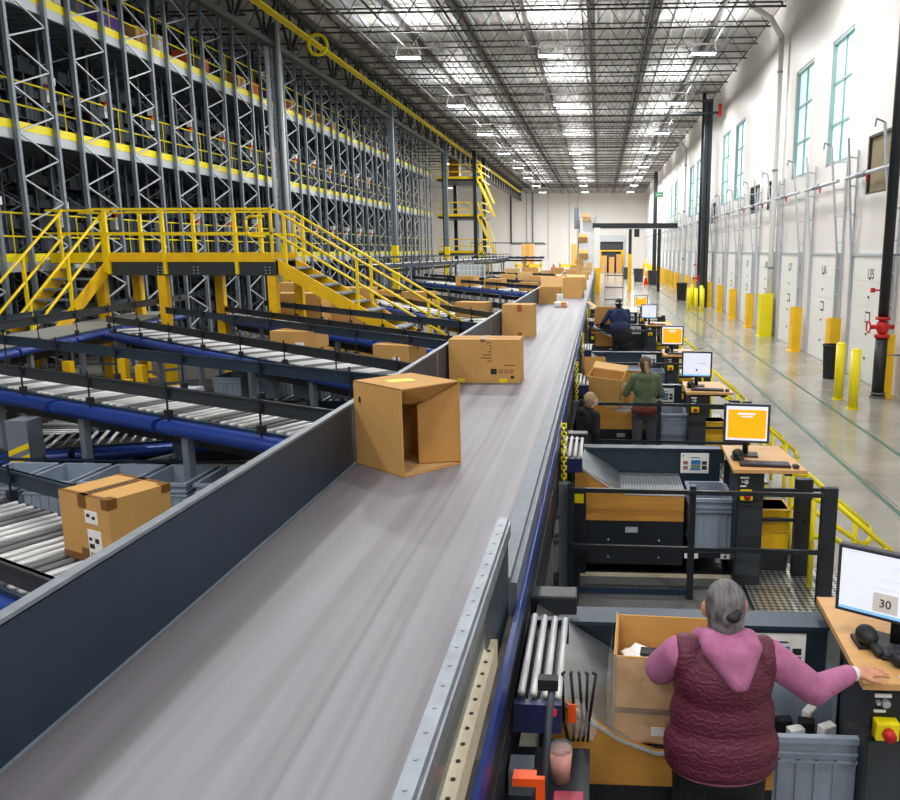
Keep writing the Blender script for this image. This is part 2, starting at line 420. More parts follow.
# black riser with red valve
def riser(x, y, label, full=True):
    t = thing('fire_riser', label, 'fire pipe', (x, y, 0))
    MB().cyl((0, 0, .02), (0, 0, 1.35), .13, 16).build('lower_pipe', 'black', t, True)
    MB().cyl((0, 0, 1.75), (0, 0, 12), .11, 16).build('upper_pipe', 'black', t, True)
    MB().cyl((0, 0, 0), (0, 0, .05), .17, 16).cyl((0, 0, .09), (0, 0, .13), .16, 16).build('flange', 'rollerd', t)
    MB().cyl((0, 0, 1.33), (0, 0, 1.4), .16, 16).ball((0, 0, 1.56), (.14, .14, .18), 16, 8).cyl((0, 0, 1.72), (0, 0, 1.78), .16, 16).cyl((-.26, 0, 1.56), (.24, 0, 1.56), .05, 12).build('valve', 'red', t, True)
    w_ = MB()
    for k in range(14):
        a0, a1 = 2*PI*k/14, 2*PI*(k+1)/14
        w_.cyl((-.3, .13*math.cos(a0), 1.56+.13*math.sin(a0)), (-.3, .13*math.cos(a1), 1.56+.13*math.sin(a1)), .018, 6)
    w_.build('valve_wheel', 'red', t)
    MB().cyl((-.28, 0, 2.35), (.0, 0, 2.35), .02, 8).box(-.3, -.22, -.04, .04, 2.3, 2.4).build('flow_switch', 'red', t)
    MB().cyl((.0, 0, 3.1), (XR-x, 0, 3.1), .025, 8).cyl((.0, 0, .95), (.9 if XR-x > .9 else XR-x, 0, .95), .025, 8).build('bracket', 'galvd', t)
riser(6.13, 17.7, 'black sprinkler riser pipe with red valve beside the nearest dock door')
riser(5.85, 48.3, 'distant black riser pipe with small red valve beside the black column')
def column(x, y, label, m='black', base=False, w=.3, z1=11.3):
    t = thing('steel_column', label, 'column', (x, y, 0))
    c = MB().box(-w/2, w/2, -w/2, -w/2+.03, 0, z1).box(-w/2, w/2, w/2-.03, w/2, 0, z1).box(-.02, .02, -w/2, w/2, 0, z1).box(-w/2, w/2, -w/2, w/2, 0, .03)
    c.box(-w/2+.02, w/2-.02, -w/2+.03, w/2-.03, 0, z1)
    c.build('shaft', m, t)
    if base: MB().box(-w/2-.02, w/2+.02, -w/2-.02, w/2+.02, 0, 3.45).build('column_guard', 'yellow', t)
    return t
column(5.9, 46.6, 'tall black steel column near the right wall', w=.42)
column(5.85, 88, 'farthest tall black steel column near the right wall', w=.4)
for i, y in enumerate((29.4, 45.2, 60.8, 76.2)):
    column(-11.5, y, ['grey roof column with white pipes in front of the racking, tallest and nearest', 'second grey roof column in front of the racking, with a yellow foot',
                      'third grey roof column beside the stair tower, with a yellow foot', 'farthest grey roof column against the white back wall'][i], 'galvd', True, .3, 11.0)
o = tag(MB().cyl((-11.75, 29.2, .1), (-11.75, 29.2, 11), .09, 12).cyl((-11.28, 29.1, .1), (-11.28, 29.1, 11), .07, 12).build('riser_pipe', 'galvl', smooth=True), 'pair of pale grey pipes strapped to the nearest roof column', 'pipe')

# waste bins by the wall
def bin_(x, y, label, r=.28, h=.85, m='rubber'):
    t = thing('waste_bin', label, 'bin', (x, y, 0))
    MB().cyl((0, 0, 0), (0, 0, h), r*.82, 20, r, cap=False).cyl((0, 0, 0), (0, 0, .02), r*.82, 20).build('barrel', m, t, True)
    rr = MB()
    for k in range(20):
        a0, a1 = 2*PI*k/20, 2*PI*(k+1)/20
        rr.cyl((r*math.cos(a0), r*math.sin(a0), h), (r*math.cos(a1), r*math.sin(a1), h), .022, 6)
    rr.build('rim', m, t)
    MB().box(-.03, .03, -r-.05, -r, h-.2, h-.1).build('handle', m, t); MB().box(-.03, .03, r, r+.05, h-.2, h-.1).build('handle', m, t)
bin_(5.85, 20.4, 'black round waste bin behind the two nearest bollards', .21, .85)
bin_(5.3, 52.5, 'black round waste bin by the right wall beside the far bollards', .35, 1.1)

# ------------------------------------------------------------------ roof steel
def joist(x0, x1, label, grp):
    t = thing('roof_joist', label, 'roof joist', (0, 0, 0), grp)
    zt, zb = ZC-.08, ZC-.95
    MB().box(x0, x1, -.035, .035, zt-.05, zt).build('top_chord', 'dark', t)
    MB().box(x0+.4, x1-.4, -.035, .035, zb, zb+.055).build('bottom_chord', 'dark', t)
    wb = MB(); n = int((x1-x0)/1.0); s = (x1-x0)/n
    for k in range(n):
        a = x0+k*s
        wb.bar((a, 0, zt-.05), (a+s/2, 0, zb+.05), .026, .026).bar((a+s/2, 0, zb+.05), (a+s, 0, zt-.05), .026, .026)
    wb.build('web', 'dark', t)
    return t
j1 = joist(-11.3, 6.5, 'dark open-web roof joist spanning over the aisle', 'open-web joists over the aisle'); j1.location.y = 21.6
j2 = joist(-30.5, -11.9, 'dark open-web roof joist above the storage racking', 'open-web joists over the racking'); j2.location.y = 21.6
for k in range(1, 40):
    dup(j1, (0, 21.6+2.45*k, 0)); dup(j2, (0, 21.6+2.45*k, 0)) if k < 26 else None
# longitudinal bridging and purlins
br0 = thing('roof_purlin', 'thin dark roof purlin running the length of the ceiling', 'roof purlin', (-10.3, 0, 0), 'purlins under the roof deck')
MB().box(-.05, .05, 18, 119.5, ZC-.26, ZC-.02).build('purlin_beam', 'dark', br0)
MB().box(-.03, .03, 18, 119.5, ZC-.93, ZC-.87).build('bridging_rod', 'dark', br0)
for k in range(1, 8): dup(br0, (-10.3+2.45*k, 0, 0))
rb = thing('deck_rib', 'pale rib of the insulated roof deck', 'roof rib', (-9.6, 0, 0), 'pale ribs of the roof deck')
MB().box(-.04, .04, 18, 119.5, ZC-.1, ZC-.002).build('rib', 'galvl', rb)
for k in range(1, 26): dup(rb, (-10.3+.61*k+.3, 0, 0))
# girder line with yellow tray at x=-11.5
gt = thing('roof_girder', 'deep dark roof girder truss running above the racking edge', 'roof girder', (-11.6, 0, 0))
MB().box(-.14, .14, 18, 119.5, ZC-.22, ZC-.08).build('top_chord', 'girder', gt)
MB().box(-.14, .14, 18, 119.5, ZC-1.9, ZC-1.72).build('bottom_chord', 'girder', gt)
wb = MB(); yy = 18
while yy < 119:
    wb.bar((0, yy, ZC-.15), (0, yy+1.2, ZC-1.8), .09, .09).bar((0, yy+1.2, ZC-1.8), (0, yy+2.4, ZC-.15), .09, .09).bar((0, yy+1.2, ZC-1.8), (0, yy+1.2, ZC-.15), .06, .06); yy += 2.4
wb.build('web', 'girder', gt)
tr = thing('cable_tray', 'yellow cable duct running under the ceiling beside the girder', 'cable duct', (-10.9, 0, 0))
MB().box(-.07, .07, 18, 112, ZC-1.22, ZC-1.16).build('tray', 'yellow', tr)
MB().box(-.16, -.12, 18, 112, ZC-1.22, ZC-1.16).box(.12, .15, 18, 112, ZC-1.22, ZC-1.16).build('side_cable', 'yellow2', tr)
hg = MB().cyl((0, 0, ZC-1.2), (0, 0, ZC-.0), .012, 6).build('hanger', 'dark', tr); hg.location.y = 20
for k in range(1, 30): dup(hg, (0, 20+3*k, 0), parent=tr)
cc = MB()
for k in range(24):
    a0, a1 = 2*PI*k/24, 2*PI*(k+1)/24
    cc.cyl((.35*math.cos(a0), 0, .35*math.sin(a0)), (.35*math.cos(a1), 0, .35*math.sin(a1)), .06, 8)
tag(cc.build('cable_coil', 'yellow2', loc=(-10.35, 30.5, 10.55), smooth=True), 'yellow coil of cable hanging under the yellow duct near the ceiling', 'cable')
for (x, a, b_, z, lab) in ((-8.8, 18, 119, ZC-1.1, 'thin sprinkler pipe under the ceiling left of centre'), (1.6, 18, 119, ZC-1.1, 'thin sprinkler pipe under the ceiling right of centre')):
    tag(MB().cyl((x, a, z), (x, b_, z), .045, 8).build('sprinkler_pipe', 'dark'), lab, 'pipe')
# black duct beams by the column
hb = thing('cable_reel_arm', 'black horizontal roof arm with a red end bracket above the distant column', 'roof arm', (3.9, 44.9, 10.35))
MB().box(-.1, 2.3, -.06, .06, -.06, .06).build('arm', 'black', hb); MB().box(2.3, 2.45, -.1, .1, -.2, .45).build('bracket', 'red', hb)

# high bay lights
def lamp(x, y, z, label, grp, pw=None):
    t = thing('high_bay_light', label, 'ceiling light', (x, y, z), grp)
    MB().box(-.48, .48, -.17, .17, .03, .1).build('housing', 'galvl', t)
    MB().box(-.45, .45, -.14, .14, 0, .03).build('diffuser', 'light', t)
    h = MB()
    for s in (-1, 1): h.cyl((s*.5, 0, .1), (s*.12, 0, ZC-z), .012, 6)
    h.build('suspension_wire', 'dark', t)
    return t
lx = [3.9, -2.0, -7.6]; ly = [0.5, 11.5, 22.5, 33, 43.7, 54.3, 65, 76, 86.5, 97, 108]
lt = lamp(lx[0], ly[0], 10.6, 'white LED high bay light hung under the aisle ceiling', 'high bay lights over the aisle')
def area(x, y, z, p, sx, sy, up=False, col=(1, .985, .97)):
    L = bpy.data.lights.new('lamp_light', 'AREA'); L.shape = 'RECTANGLE'; L.size = sx; L.size_y = sy; L.energy = p; L.color = col
    o = bpy.data.objects.new('lamp_light', L); COL.objects.link(o); o.location = (x, y, z)
    if up: o.rotation_euler.x = PI
    return o
for i, x in enumerate(lx):
    for j, y in enumerate(ly):
        if i or j: dup(lt, (x, y, 10.6))
        area(x, y, 10.57, 275 if y < 15 else (450 if y < 80 else 1000), .9, .3)
        if y > 15: area(x, y, 10.72, 185, 1.4, .8, True)  # upward light added above the fixture to brighten the ceiling
l2 = lamp(-17, 20, 11.2, 'white LED high bay light above the racking', 'high bay lights over the racking')
for (x, y) in ((-17, 20), (-17, 34), (-17, 48), (-17, 62), (-14.5, 78), (-20, 92), (-20, 108), (-15, 6), (-22, -4)):
    if (x, y) != (-17, 20): dup(l2, (x, y, 11.2))
    area(x, y, 11.17, 240, 1.2, .55)
for y in (-8,):
    for x in (3.9, -2, -7.6): dup(lt, (x, y, 10.6)); area(x, y, 10.57, 275, 1.2, .55)
# ------------------------------------------------------------------ storage racking (pick module)
RX, RY0, RY1 = -13.0, 15.66, 63.3
DECK = (2.95, 5.88, 8.82)
def upright_frame(label, grp, h=11.2, m='galvd'):
    t = thing('rack_upright_frame', label, 'rack frame', (RX, 0, 0), grp)
    for y in (0, 1.36):
        MB().box(-.05, .05, y-.05, y-.035, 0, h).box(-.05, -.035, y-.05, y+.04, 0, h).box(.035, .05, y-.05, y+.04, 0, h).build('post', m, t)
    b = MB(); z = .3; k = 0
    while z < h-.8:
        a, c = ((.03, 1.33) if k % 2 else (1.33, .03))
        b.bar((.0, a, z), (.0, c, z+.5), .032, .032); z += .5; k += 1
    b.build('bracing', 'galvl' if m == 'galvd' else m, t)
    MB().box(-.09, .09, -.09, .09, 0, .015).box(-.09, .09, 1.27, 1.45, 0, .015).build('base_plate', m, t)
    return t
f0 = upright_frame('tall grey braced upright frame on the front face of the racking', 'front row upright frames of the racking')
ys = []
y = RY0
while y < RY1-1: ys.append(y); y += 2.27
f0.location = (RX, ys[0], 0)
for y in ys[1:]: dup(f0, (RX, y, 0))
M['galvdk'] = mat('shade_toned_steel', '#4b545e', .5, .3)  # rack steel darkened, shade inside the racking put into the colour
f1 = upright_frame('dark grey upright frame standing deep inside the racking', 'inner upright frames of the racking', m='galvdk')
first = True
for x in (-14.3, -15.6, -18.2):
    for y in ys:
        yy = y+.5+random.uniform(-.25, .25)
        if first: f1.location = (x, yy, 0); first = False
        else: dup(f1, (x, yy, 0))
for lv, z in enumerate(DECK):
    t = thing('mezzanine_deck', ['lowest storey deck of the racking with yellow kick plate and rails', 'middle storey deck of the racking with yellow kick plate and rails',
              'top storey deck of the racking with yellow kick plate and rails'][lv], 'mezzanine', (0, 0, 0))
    x1 = RX-.06
    MB().box(-30.5, x1-.12, 13, RY1, z-.06, z).build('deck_slab', 'guard', t)
    rb = MB(); y = 13.3
    while y < RY1: rb.box(-24, x1-.12, y, y+.07, z-.2, z-.06); y += .45
    rb.build('deck_joist', 'galvd', t)
    MB().box(x1-.12, x1-.02, 13, RY1, z-.24, z-.02).build('edge_beam', 'galvl', t)
    MB().box(x1-.03, x1-.01, 13, RY1, z-.02, z+.17).build('toe_board', 'yellow2', t)
    gr = MB()
    for h in (.55, 1.07): gr.cyl((x1-.1, 13, z+h), (x1-.1, RY1, z+h), .022, 8)
    gr.build('guard_rail', 'yellow2', t, True)
    ps = MB().box(x1-.11, x1-.09, -.01, .01, z, z+1.07).build('rail_post', 'yellow2', t); ps.location.y = 13.1
    for k in range(1, int((RY1-13)/2.27)): dup(ps, (0, 13.1+2.27*k, 0), parent=t)
# shelving inside
sh = thing('storage_shelving', 'dark shelving full of bins inside the racking', 'shelving', (-16.4, 16, .0), 'shelving runs inside the racking')
MB().box(-.02, 0, 0, 4.3, .05, 2.3).build('back_panel', 'black', sh)
for (a, c) in ((0, 0), (.85, 0), (0, 4.26), (.85, 4.26)): MB().box(a, a+.04, c, c+.04, 0, 2.4).build('upright', 'galvd', sh)
for k in range(4): MB().box(0, .9, 0, 4.3, .2+k*.6, .23+k*.6).build('shelf', 'dark', sh)
b = MB()
M['binw'] = mat('shelf_goods', '#4a525c', .7)
for k in range(4):
    y = .1
    while y < 4:
        w_ = random.uniform(.25, .5); b.box(.08, random.uniform(.7, .88), y, y+w_-.04, .23+k*.6, .23+k*.6+random.uniform(.2, .45)); y += w_
bo = b.build('bin_row', 'binw', sh); bo['kind'] = 'stuff'
for z in (0,)+DECK:
    for k in range(10):
        if z or k: dup(sh, (-16.4, 16+4.6*k, z+.002))
# coloured goods on the top deck
GOODS = [('#e8e8e6', 'white'), ('#5a3f96', 'purple'), ('#e0672c', 'orange'), ('#c99c62', 'brown'), ('#33415e', 'navy')]
gm = []
for c, n in GOODS: M['g_'+n] = mat('goods_'+n, c, .6)
for n in ('white', 'purple', 'orange', 'brown', 'navy'):
    src = None
    for k in range(9):
        y = random.uniform(17, 61); x = RX-.75-random.uniform(0, .3)
        if src is None:
            src = thing('storage_carton', f'{n} carton standing behind the rail of the top storey', 'carton', (x, y, DECK[2]+.001), f'{n} cartons on the top storey')
            MB().box(-.25, .25, -.3, .3, 0, .85).build('carton_body', 'g_'+n, src); MB().box(-.255, .255, -.03, .03, .05, .852).build('tape', 'tape', src)
        else: dup(src, (x, y, DECK[2]+.001))
# bay beacons
bc = thing('bay_beacon', 'small orange beacon and white control box in a bay of the racking', 'beacon', (RX-.35, ys[0]+1.8, DECK[0]+1.0), 'orange beacons in the racking bays')
MB().cyl((0, 0, 0), (0, 0, .24), .07, 10).build('lamp', 'orange', bc, True)
MB().box(-.09, .09, -.1, .1, .24, .42).build('housing', 'white', bc); MB().box(-.08, .08, -.25, -.09, -.2, .12).build('control_box', 'galvl', bc)
MB().box(-.02, .02, .09, .13, -1., .4).build('bracket', 'galvd', bc)
for lv in (0, 1):
    for k, y in enumerate(ys[:14]):
        if lv or k: dup(bc, (RX-.35, y+1.8, DECK[lv]+1.0))

# ------------------------------------------------------------------ yellow platform and stairs
PY, PZ = 18.3, 3.0
pf = thing('crossover_platform', 'yellow railed steel platform bridging over the conveyors', 'platform', (0, 0, 0))
X0, X1 = -11.75, -7.47
MB().box(X0, X1, PY+.05, PY+1.35, PZ-.05, PZ-.01).build('deck_plate', 'galvd', pf)
MB().box(X0, X1, PY, PY+.05, PZ-.38, PZ-.06).box(X0, X1, PY+1.35, PY+1.4, PZ-.38, PZ-.06).build('beam', 'guard2', pf)
MB().box(X0, X1, PY-.02, PY+.03, PZ-.07, PZ+.14).box(X0, X1, PY+1.36, PY+1.39, PZ-.06, PZ+.14).build('toe_board', 'yellow3', pf)
bl = MB()
for x in (X0+.15, X0+1.55, X0+2.4, X1-.18):
    for z in (PZ-.33, PZ-.26, PZ-.19):
        for dx in (-.05, .05): bl.cyl((x+dx, PY-.015, z), (x+dx, PY, z), .015, 6)
bl.build('bolt', 'galvl', pf)
for x, y in ((-11.7, PY+.1), (-10.2, PY+.1), (-7.58, PY+.1), (-11.5, PY+1.25), (-9.4, PY+1.25), (-7.4, PY+1.25)):
    MB().box(x-.1, x+.1, y-.09, y+.09, 0, PZ-.38).box(x-.2, x+.2, y-.15, y+.15, 0, .03).build('leg', 'yellow3', pf)
for yy in (PY-.03, PY+1.4):
    gr = MB()
    for h in (.58, 1.12): gr.bar((X0, yy, PZ+h), (X1, yy, PZ+h), .06, .05)
    gr.build('guard_rail', 'yellow', pf)
    for k, x in enumerate((X0+.35, X0+1.7, X0+3.4)):
        MB().box(x-.035, x+.035, yy-.04, yy+.04, PZ-.35, PZ+1.12).build('rail_post', 'yellow', pf)
    MB().box(X1-.05, X1, yy-.03, yy+.03, PZ, PZ+1.12).build('rail_post', 'yellow', pf)
lp = MB(); xx = X1-.15
lp.tube([(xx, PY-.1, PZ+.95), (xx-.35, PY-.1, PZ+.95), (xx-.42, PY-.1, PZ+.88), (xx-.42, PY-.1, PZ+.6), (xx-.35, PY-.1, PZ+.5), (xx, PY-.1, PZ+.5)], .03)
lp.build('loop_rail', 'yellow', pf, True)
# bridge from the platform to the racking deck
bg = thing('bridge_walkway', 'short yellow railed walkway from the platform to the racking deck', 'walkway', (0, 0, 0))
MB().box(-13.0, X0-.01, PY+.2, PY+1.3, PZ-.12, PZ-.03).build('deck_plate', 'galvd', bg)
for yy in (PY+.12, PY+1.33):
    g = MB().box(-12.9, X0-.02, yy-.02, yy+.02, PZ-.1, PZ+.14)
    for h in (.58, 1.1): g.bar((-12.9, yy, PZ+h), (X0-.02, yy, PZ+h), .05, .05)
    g.build('guard_rail', 'yellow', bg)
def stair(name, label, loc, rz, W, rise, run, n, zt):
    # descends along local +x from z=zt
    t = thing(name, label, 'stairs', loc, rz=rz)
    for s in (0, W):
        MB().prism([(0, zt), (0, zt-.34), (run-.1, zt-rise-.16), (run+.12, zt-rise-.16), (run+.12, zt-rise)], 'y', s-.025, s+.025).build('stringer', 'yellow3', t)
    for k in range(n):
        MB().box(run*(k+.1)/n, run*(k+1.15)/n, .025, W-.025, zt-rise*(k+1)/(n+1)-.04, zt-rise*(k+1)/(n+1)).build('tread', 'galvd', t)
    for s in (-.03, W+.03):
        g = MB()
        for h in (.55, 1.1): g.cyl((0, s, zt+h), (run, s, zt-rise+h), .03, 10)
        g.tube([(run, s, zt-rise+1.1), (run+.12, s, zt-rise+.95), (run+.12, s, zt-rise+.65), (run, s, zt-rise+.55)], .03)
        g.tube([(0, s, zt+1.1), (-.15, s, zt+1.1)], .03).tube([(0, s, zt+.55), (-.15, s, zt+.55)], .03)
        g.build('hand_rail', 'yellow', t, True)
        for q in (.04, .37, .7, .97): MB().box(run*q-.03, run*q+.03, s-.03, s+.03, zt-rise*q-.2, zt-rise*q+1.1).build('rail_post', 'yellow', t)
    return t
stair('platform_stairs', 'yellow stairs descending to the right from the platform', (X1+.02, PY+.15, 0), 0, 1.1, 2.96, 5.0, 14, PZ)
stair('platform_stairs', 'yellow stairs descending to the left of the platform towards the camera', (-12.45, PY+.1, 0), -PI/2, .95, 2.8, 4.0, 12, PZ)

# stair tower far behind
st = thing('stair_tower', 'black and yellow stair tower at the far end of the racking', 'stair tower', (-12.6, 66, 0))
for x in (0, 2.5):
    for y in (0, 5): MB().box(x-.15, x+.15, y-.15, y+.15, 0, 11).build('post', 'black', st)
for z in DECK:
    MB().box(-.6, 3, 0, 5, z-.15, z).build('landing', 'black', st)
    g = MB().box(-.6, 3, -.04, 0, z, z+.2)
    for h in (.55, 1.1): g.bar((-.6, -.02, z+h), (3, -.02, z+h), .08, .08).bar((3, 0, z+h), (3, 5, z+h), .08, .08)
    for k in range(5): g.box(-.6+.9*k, -.54+.9*k, -.05, 0, z, z+1.1)
    g.build('guard_rail', 'yellow', st)
for k, z in enumerate((.0,)+DECK[:2]):
    z1 = DECK[k]
    f = MB()
    a_, c_ = (2.7, 4.0)
    f.bar((a_, -.2, z1), (c_, -.2, z), .06, .12).bar((a_, -.2, z1+1), (c_, -.2, z+1), .06, .06).bar((a_, .7, z1), (c_, .7, z), .06, .12).bar((a_, .7, z1+1), (c_, .7, z+1), .06, .06)
    for q in range(9): f.box(a_+q*.14, a_+.16+q*.14, -.2, .7, z1-(z1-z)*(q+1)/10-.03, z1-(z1-z)*(q+1)/10)
    f.build('stair_flight', 'yellow', st)
MB().box(.4, 1.2, .2, 1, DECK[2]+.01, DECK[2]+1.6).build('control_cabinet', 'tape', st)

# ------------------------------------------------------------------ roller conveyors
def conveyor(label, P0, P1, W, z, clipx=None, legs=None, tube=True, gb=.4, gf=.29, gh=.135, pitch=.13, rr=.021, group=None, guards=True, bed='roller', lowbeam=True, name='roller_conveyor', gbx=None):
    P0 = Vector(P0); P1 = Vector(P1); d = P1-P0; L = d.length; a = math.atan2(d.y, d.x)
    t = thing(name, label, 'conveyor', (P0.x, P0.y, 0), group, a)
    nx = -math.sin(a)
    def ext(s0):   # usable length at local y=s0
        if clipx is None: return L
        return min(L+3, (clipx-P0.x-s0*nx)/math.cos(a))
    L0, L1 = ext(0), ext(W)
    MB().box(0, L0, -.03, 0, z-.2, z-.02).box(0, L1, W, W+.03, z-.2, z-.02).build('side_frame', 'guard', t)
    if tube:
        tb = MB(); s = 0
        while s < L0-.1:
            e = min(s+1.9, L0-.05); tb.box(s+.03, e-.03, -.1, -.03, z-.19, z-.05); tb.cyl((s+.03, -.1, z-.12), (e-.03, -.1, z-.12), .07, 16); s = e+.02
        tb.build('drive_cover', 'blue', t, False)
    if bed == 'roller':
        MB().box(0.02, min(L0, L1)-.05, .01, W-.01, z-.12, z-.1).build('gap_darkener', 'black', t)  # black sheet added so the gaps between rollers look dark
        n = int(max(L0, L1)/pitch); objs = 0; me = {}
        extra = MB()
        for i in range(n):
            s = (i+.5)*pitch; wd = W
            if clipx is not None and nx > 1e-4:
                wd = min(W, (clipx-P0.x-s*math.cos(a))/nx)
            if wd < .1: continue
            if objs < 100:
                key = (round(wd, 3), i % 5 in (3, 4))
                if key not in me:
                    r = MB().cyl((0, .0, 0), (0, wd, 0), rr, 10).build('roller', 'rollerd' if key[1] else 'roller', t, True); me[key] = r
                    r.location = (s, 0, z-rr)
                else: dup(me[key], (s, 0, z-rr), parent=t)
                objs += 1
            else: extra.cyl((s, 0, z-rr), (s, wd, z-rr), rr, 8)
        if extra.v: extra.build('roller_run', 'roller', t, True)['kind'] = 'stuff'
    elif bed == 'belt': MB().box(0, min(L0, L1), 0, W, z-.06, z-.005).build('belt', 'tbelt', t)
    if guards:
        for (yy, hh, LL) in ((-.06, gf, L0), (W+.05, gb, ext(W+.05))):
            if hh is None: continue
            MB().box(0, LL, yy-.012, yy+.012, z+hh-gh, z+hh).box(0, LL, yy-.03, yy+.012, z+hh-.015, z+hh).build('guard_rail', 'guard2' if yy < 0 else 'guard', t)
            s = .5; b0 = None
            while s < LL-.2:
                if b0 is None: b0 = MB().cyl((0, yy-.035, z-.1), (0, yy-.035, z+hh+.05), .011, 6).box(-.03, .03, yy-.06, yy-.0, z-.02, z+.06).box(-.03, .03, yy-.045, yy-.01, z+hh-gh*.7, z+hh-gh*.3).build('guard_bracket', 'black', t); b0.location.x = s
                else: dup(b0, (s, 0, 0), parent=t)
                s += 1.35
    for s in (legs if legs is not None else [k*1.8+.7 for k in range(int(L/1.8))]):
        for yy in (-.08, W):
            if s > ext(yy)-.05: continue
            MB().box(s-.05, s+.05, yy, yy+.07, 0, z-.2).box(s-.1, s+.1, yy-.03, yy+.1, 0, .015).build('leg', 'galvd', t)
        if s < L1-.1: MB().box(s-.03, s+.03, 0, W, z*.45, z*.45+.05).build('cross_brace', 'galvd', t)
    if lowbeam: MB().box(.1, min(L0, L1)-.1, W*.3, W*.45, z-.42, z-.28).build('motor_beam', 'black', t)
    return t
CX = -1.84
cA = conveyor('nearest full-width roller conveyor with blue tube, pointing at the first carton on the belt', (-9.4, 10.27), (-2.2, 6.52), 1.0, 1.6, CX)
cB = conveyor('roller conveyor with blue tube branching to the belt, carrying two cartons', (-10.0, 15.86), (-2.2, 9.35), 1.08, 1.6, CX)
cC = conveyor('farthest branching roller conveyor with blue tube, passing in front of the yellow stairs', (-9.6, 19.9), (-2.1, 12.75), 1.1, 1.6, CX, gb=.3, gf=.22)
# trunk
cT = conveyor('long grey belt trunk conveyor with blue side and double dark rails, left of the branches', (-9.3, 9.0), (-10.95, 20.6), 1.15, 1.62, None, gb=.36, gf=.44, gh=.15, bed='belt', name='trunk_conveyor')
cT.rotation_euler.z  # (direction is up the hall: local +y points left)
cF = conveyor('short roller conveyor with blue tube at the lower left, carrying the labelled carton', (-5.4, 5.19), (-2.2, 3.55), .86, 1.3, CX, legs=[.4, 1.9], gb=.22, gf=.2, gh=.13, pitch=.11, rr=.026)
# lower lines that carry the totes
cL = conveyor('low roller conveyor carrying the front row of grey totes', (-7.6, 6.9), (-2.1, 6.9), .85, .72, None, tube=False, gb=.34, gf=.0, gh=.03, group=None, name='tote_conveyor')
cM = conveyor('low roller conveyor carrying the far row of grey totes under the branches', (-8.6, 12.62), (-3.4, 12.62), .7, .8, None, tube=False, guards=False, name='tote_conveyor')
cN = conveyor('lower blue sided roller conveyor seen beneath the nearest branch', (-8.2, 8.5), (-3.0, 10.6), .8, .85, None, guards=False, name='lower_conveyor')
cO = conveyor('low conveyor frame running lengthwise under the branches on the left', (-6.9, 5.2), (-7.4, 12.0), .8, .7, None, guards=False, tube=False, name='lower_conveyor')
# conveyors beyond the stairs
cP = conveyor('long roller conveyor with dark rails beyond the stairs, carrying a row of cartons', (-8.9, 27.5), (-2.3, 17.2), 1.0, 1.6, CX, gb=.35)
cQ = conveyor('second long roller conveyor beyond the stairs, nearer the end of the racking', (-10.4, 42.5), (-2.1, 30.0), 1.1, 1.6, CX, gb=.35)
cR = conveyor('raised grey conveyor on tall braced legs along the foot of the far racking', (-9.4, 34), (-7.4, 66), 1.0, 2.6, None, tube=False, gb=.3, gf=.3, gh=.05, name='raised_conveyor', legs=[k*4.0+.5 for k in range(8)])
bx = MB()
for k in range(7):
    s = .5+4*k; bx.bar((s, -.05, .2), (s+4, -.05, 2.3), .05, .05)
bx.build('diagonal_brace', 'galvd', cR)
cS = conveyor('grey crossing conveyor on tall legs at the end of the raised line', (-10.5, 66), (-4.6, 66), 1.2, 2.7, None, tube=False, gb=1.1, gf=1.1, gh=.06, name='raised_conveyor')
for i, (x0, y0, x1, y1, z) in enumerate(((-9.5, 50, -2.2, 44, 1.2), (-9.2, 60, -2.2, 55, 1.3))):
    conveyor(['far dark conveyor crossing behind the cartons near the wire cage', 'farthest dark conveyor crossing below the white back wall'][i], (x0, y0), (x1, y1), 1.0, z, None, gb=.3)

# totes
def tote_src(name, label, L, W, H, loc, group=None, rz=0):
    t = thing(name, label, 'tote', loc, group, rz)
    th = .012; b = MB(); tp = .02
    for s in (0, 1):
        b.add([(0+tp*(1-q), y, z) for q in (0, 1) for y in (0,) for z in (0,)], [], 0)
    b = MB()
    def wall(x0, x1, y0, y1): b.box(x0, x1, y0, y1, 0, H)
    wall(tp, L-tp, tp, tp+th); wall(tp, L-tp, W-tp-th, W-tp); wall(tp, tp+th, tp, W-tp); wall(L-tp-th, L-tp, tp, W-tp); b.box(tp, L-tp, tp, W-tp, 0, th)
    b.build('tote_body', 'tote', t)
    r = MB()
    for z in (H-.03, H-.09, H-.13):
        e = 0 if z == H-.03 else .006
        r.box(e, L-e, e, tp, z, z+(.03 if e == 0 else .01)).box(e, L-e, W-tp, W-e, z, z+(.03 if e == 0 else .01)).box(e, tp, tp, W-tp, z, z+(.03 if e == 0 else .01)).box(L-tp, L-e, tp, W-tp, z, z+(.03 if e == 0 else .01))
    r.build('rim', 'tote', t)
    rb = MB()
    for k in range(1, 6):
        x = L*k/6
        for yy in (tp-.012, W-tp): rb.box(x-.006, x+.006, yy, yy+.012, .01, H-.12)
    for k in range(1, 4):
        y = W*k/4
        for xx in (tp-.012, L-tp): rb.box(xx, xx+.012, y-.006, y+.006, .01, H-.12)
    rb.build('rib', 'tote', t)
    return t
names = ['leftmost grey tote of the front row, cut by the picture edge', 'second grey tote of the front row, behind the labelled carton\'s left corner', 'third grey tote of the front row, behind the labelled carton',
         'fourth grey tote of the front row, right of the labelled carton', 'rightmost grey tote of the front row, against the belt guard']
ta = tote_src('grey_tote', names[0], .5, .66, .34, (-5.44, 6.97, .722), 'grey totes of the front row')
for k, x in enumerate((-4.88, -4.32, -3.76, -3.2)): dup(ta, (x, 6.97, .722), label=names[k+1])
dup(ta, (-6.0, 6.97, .722), label='grey tote just outside the left edge of the front row')
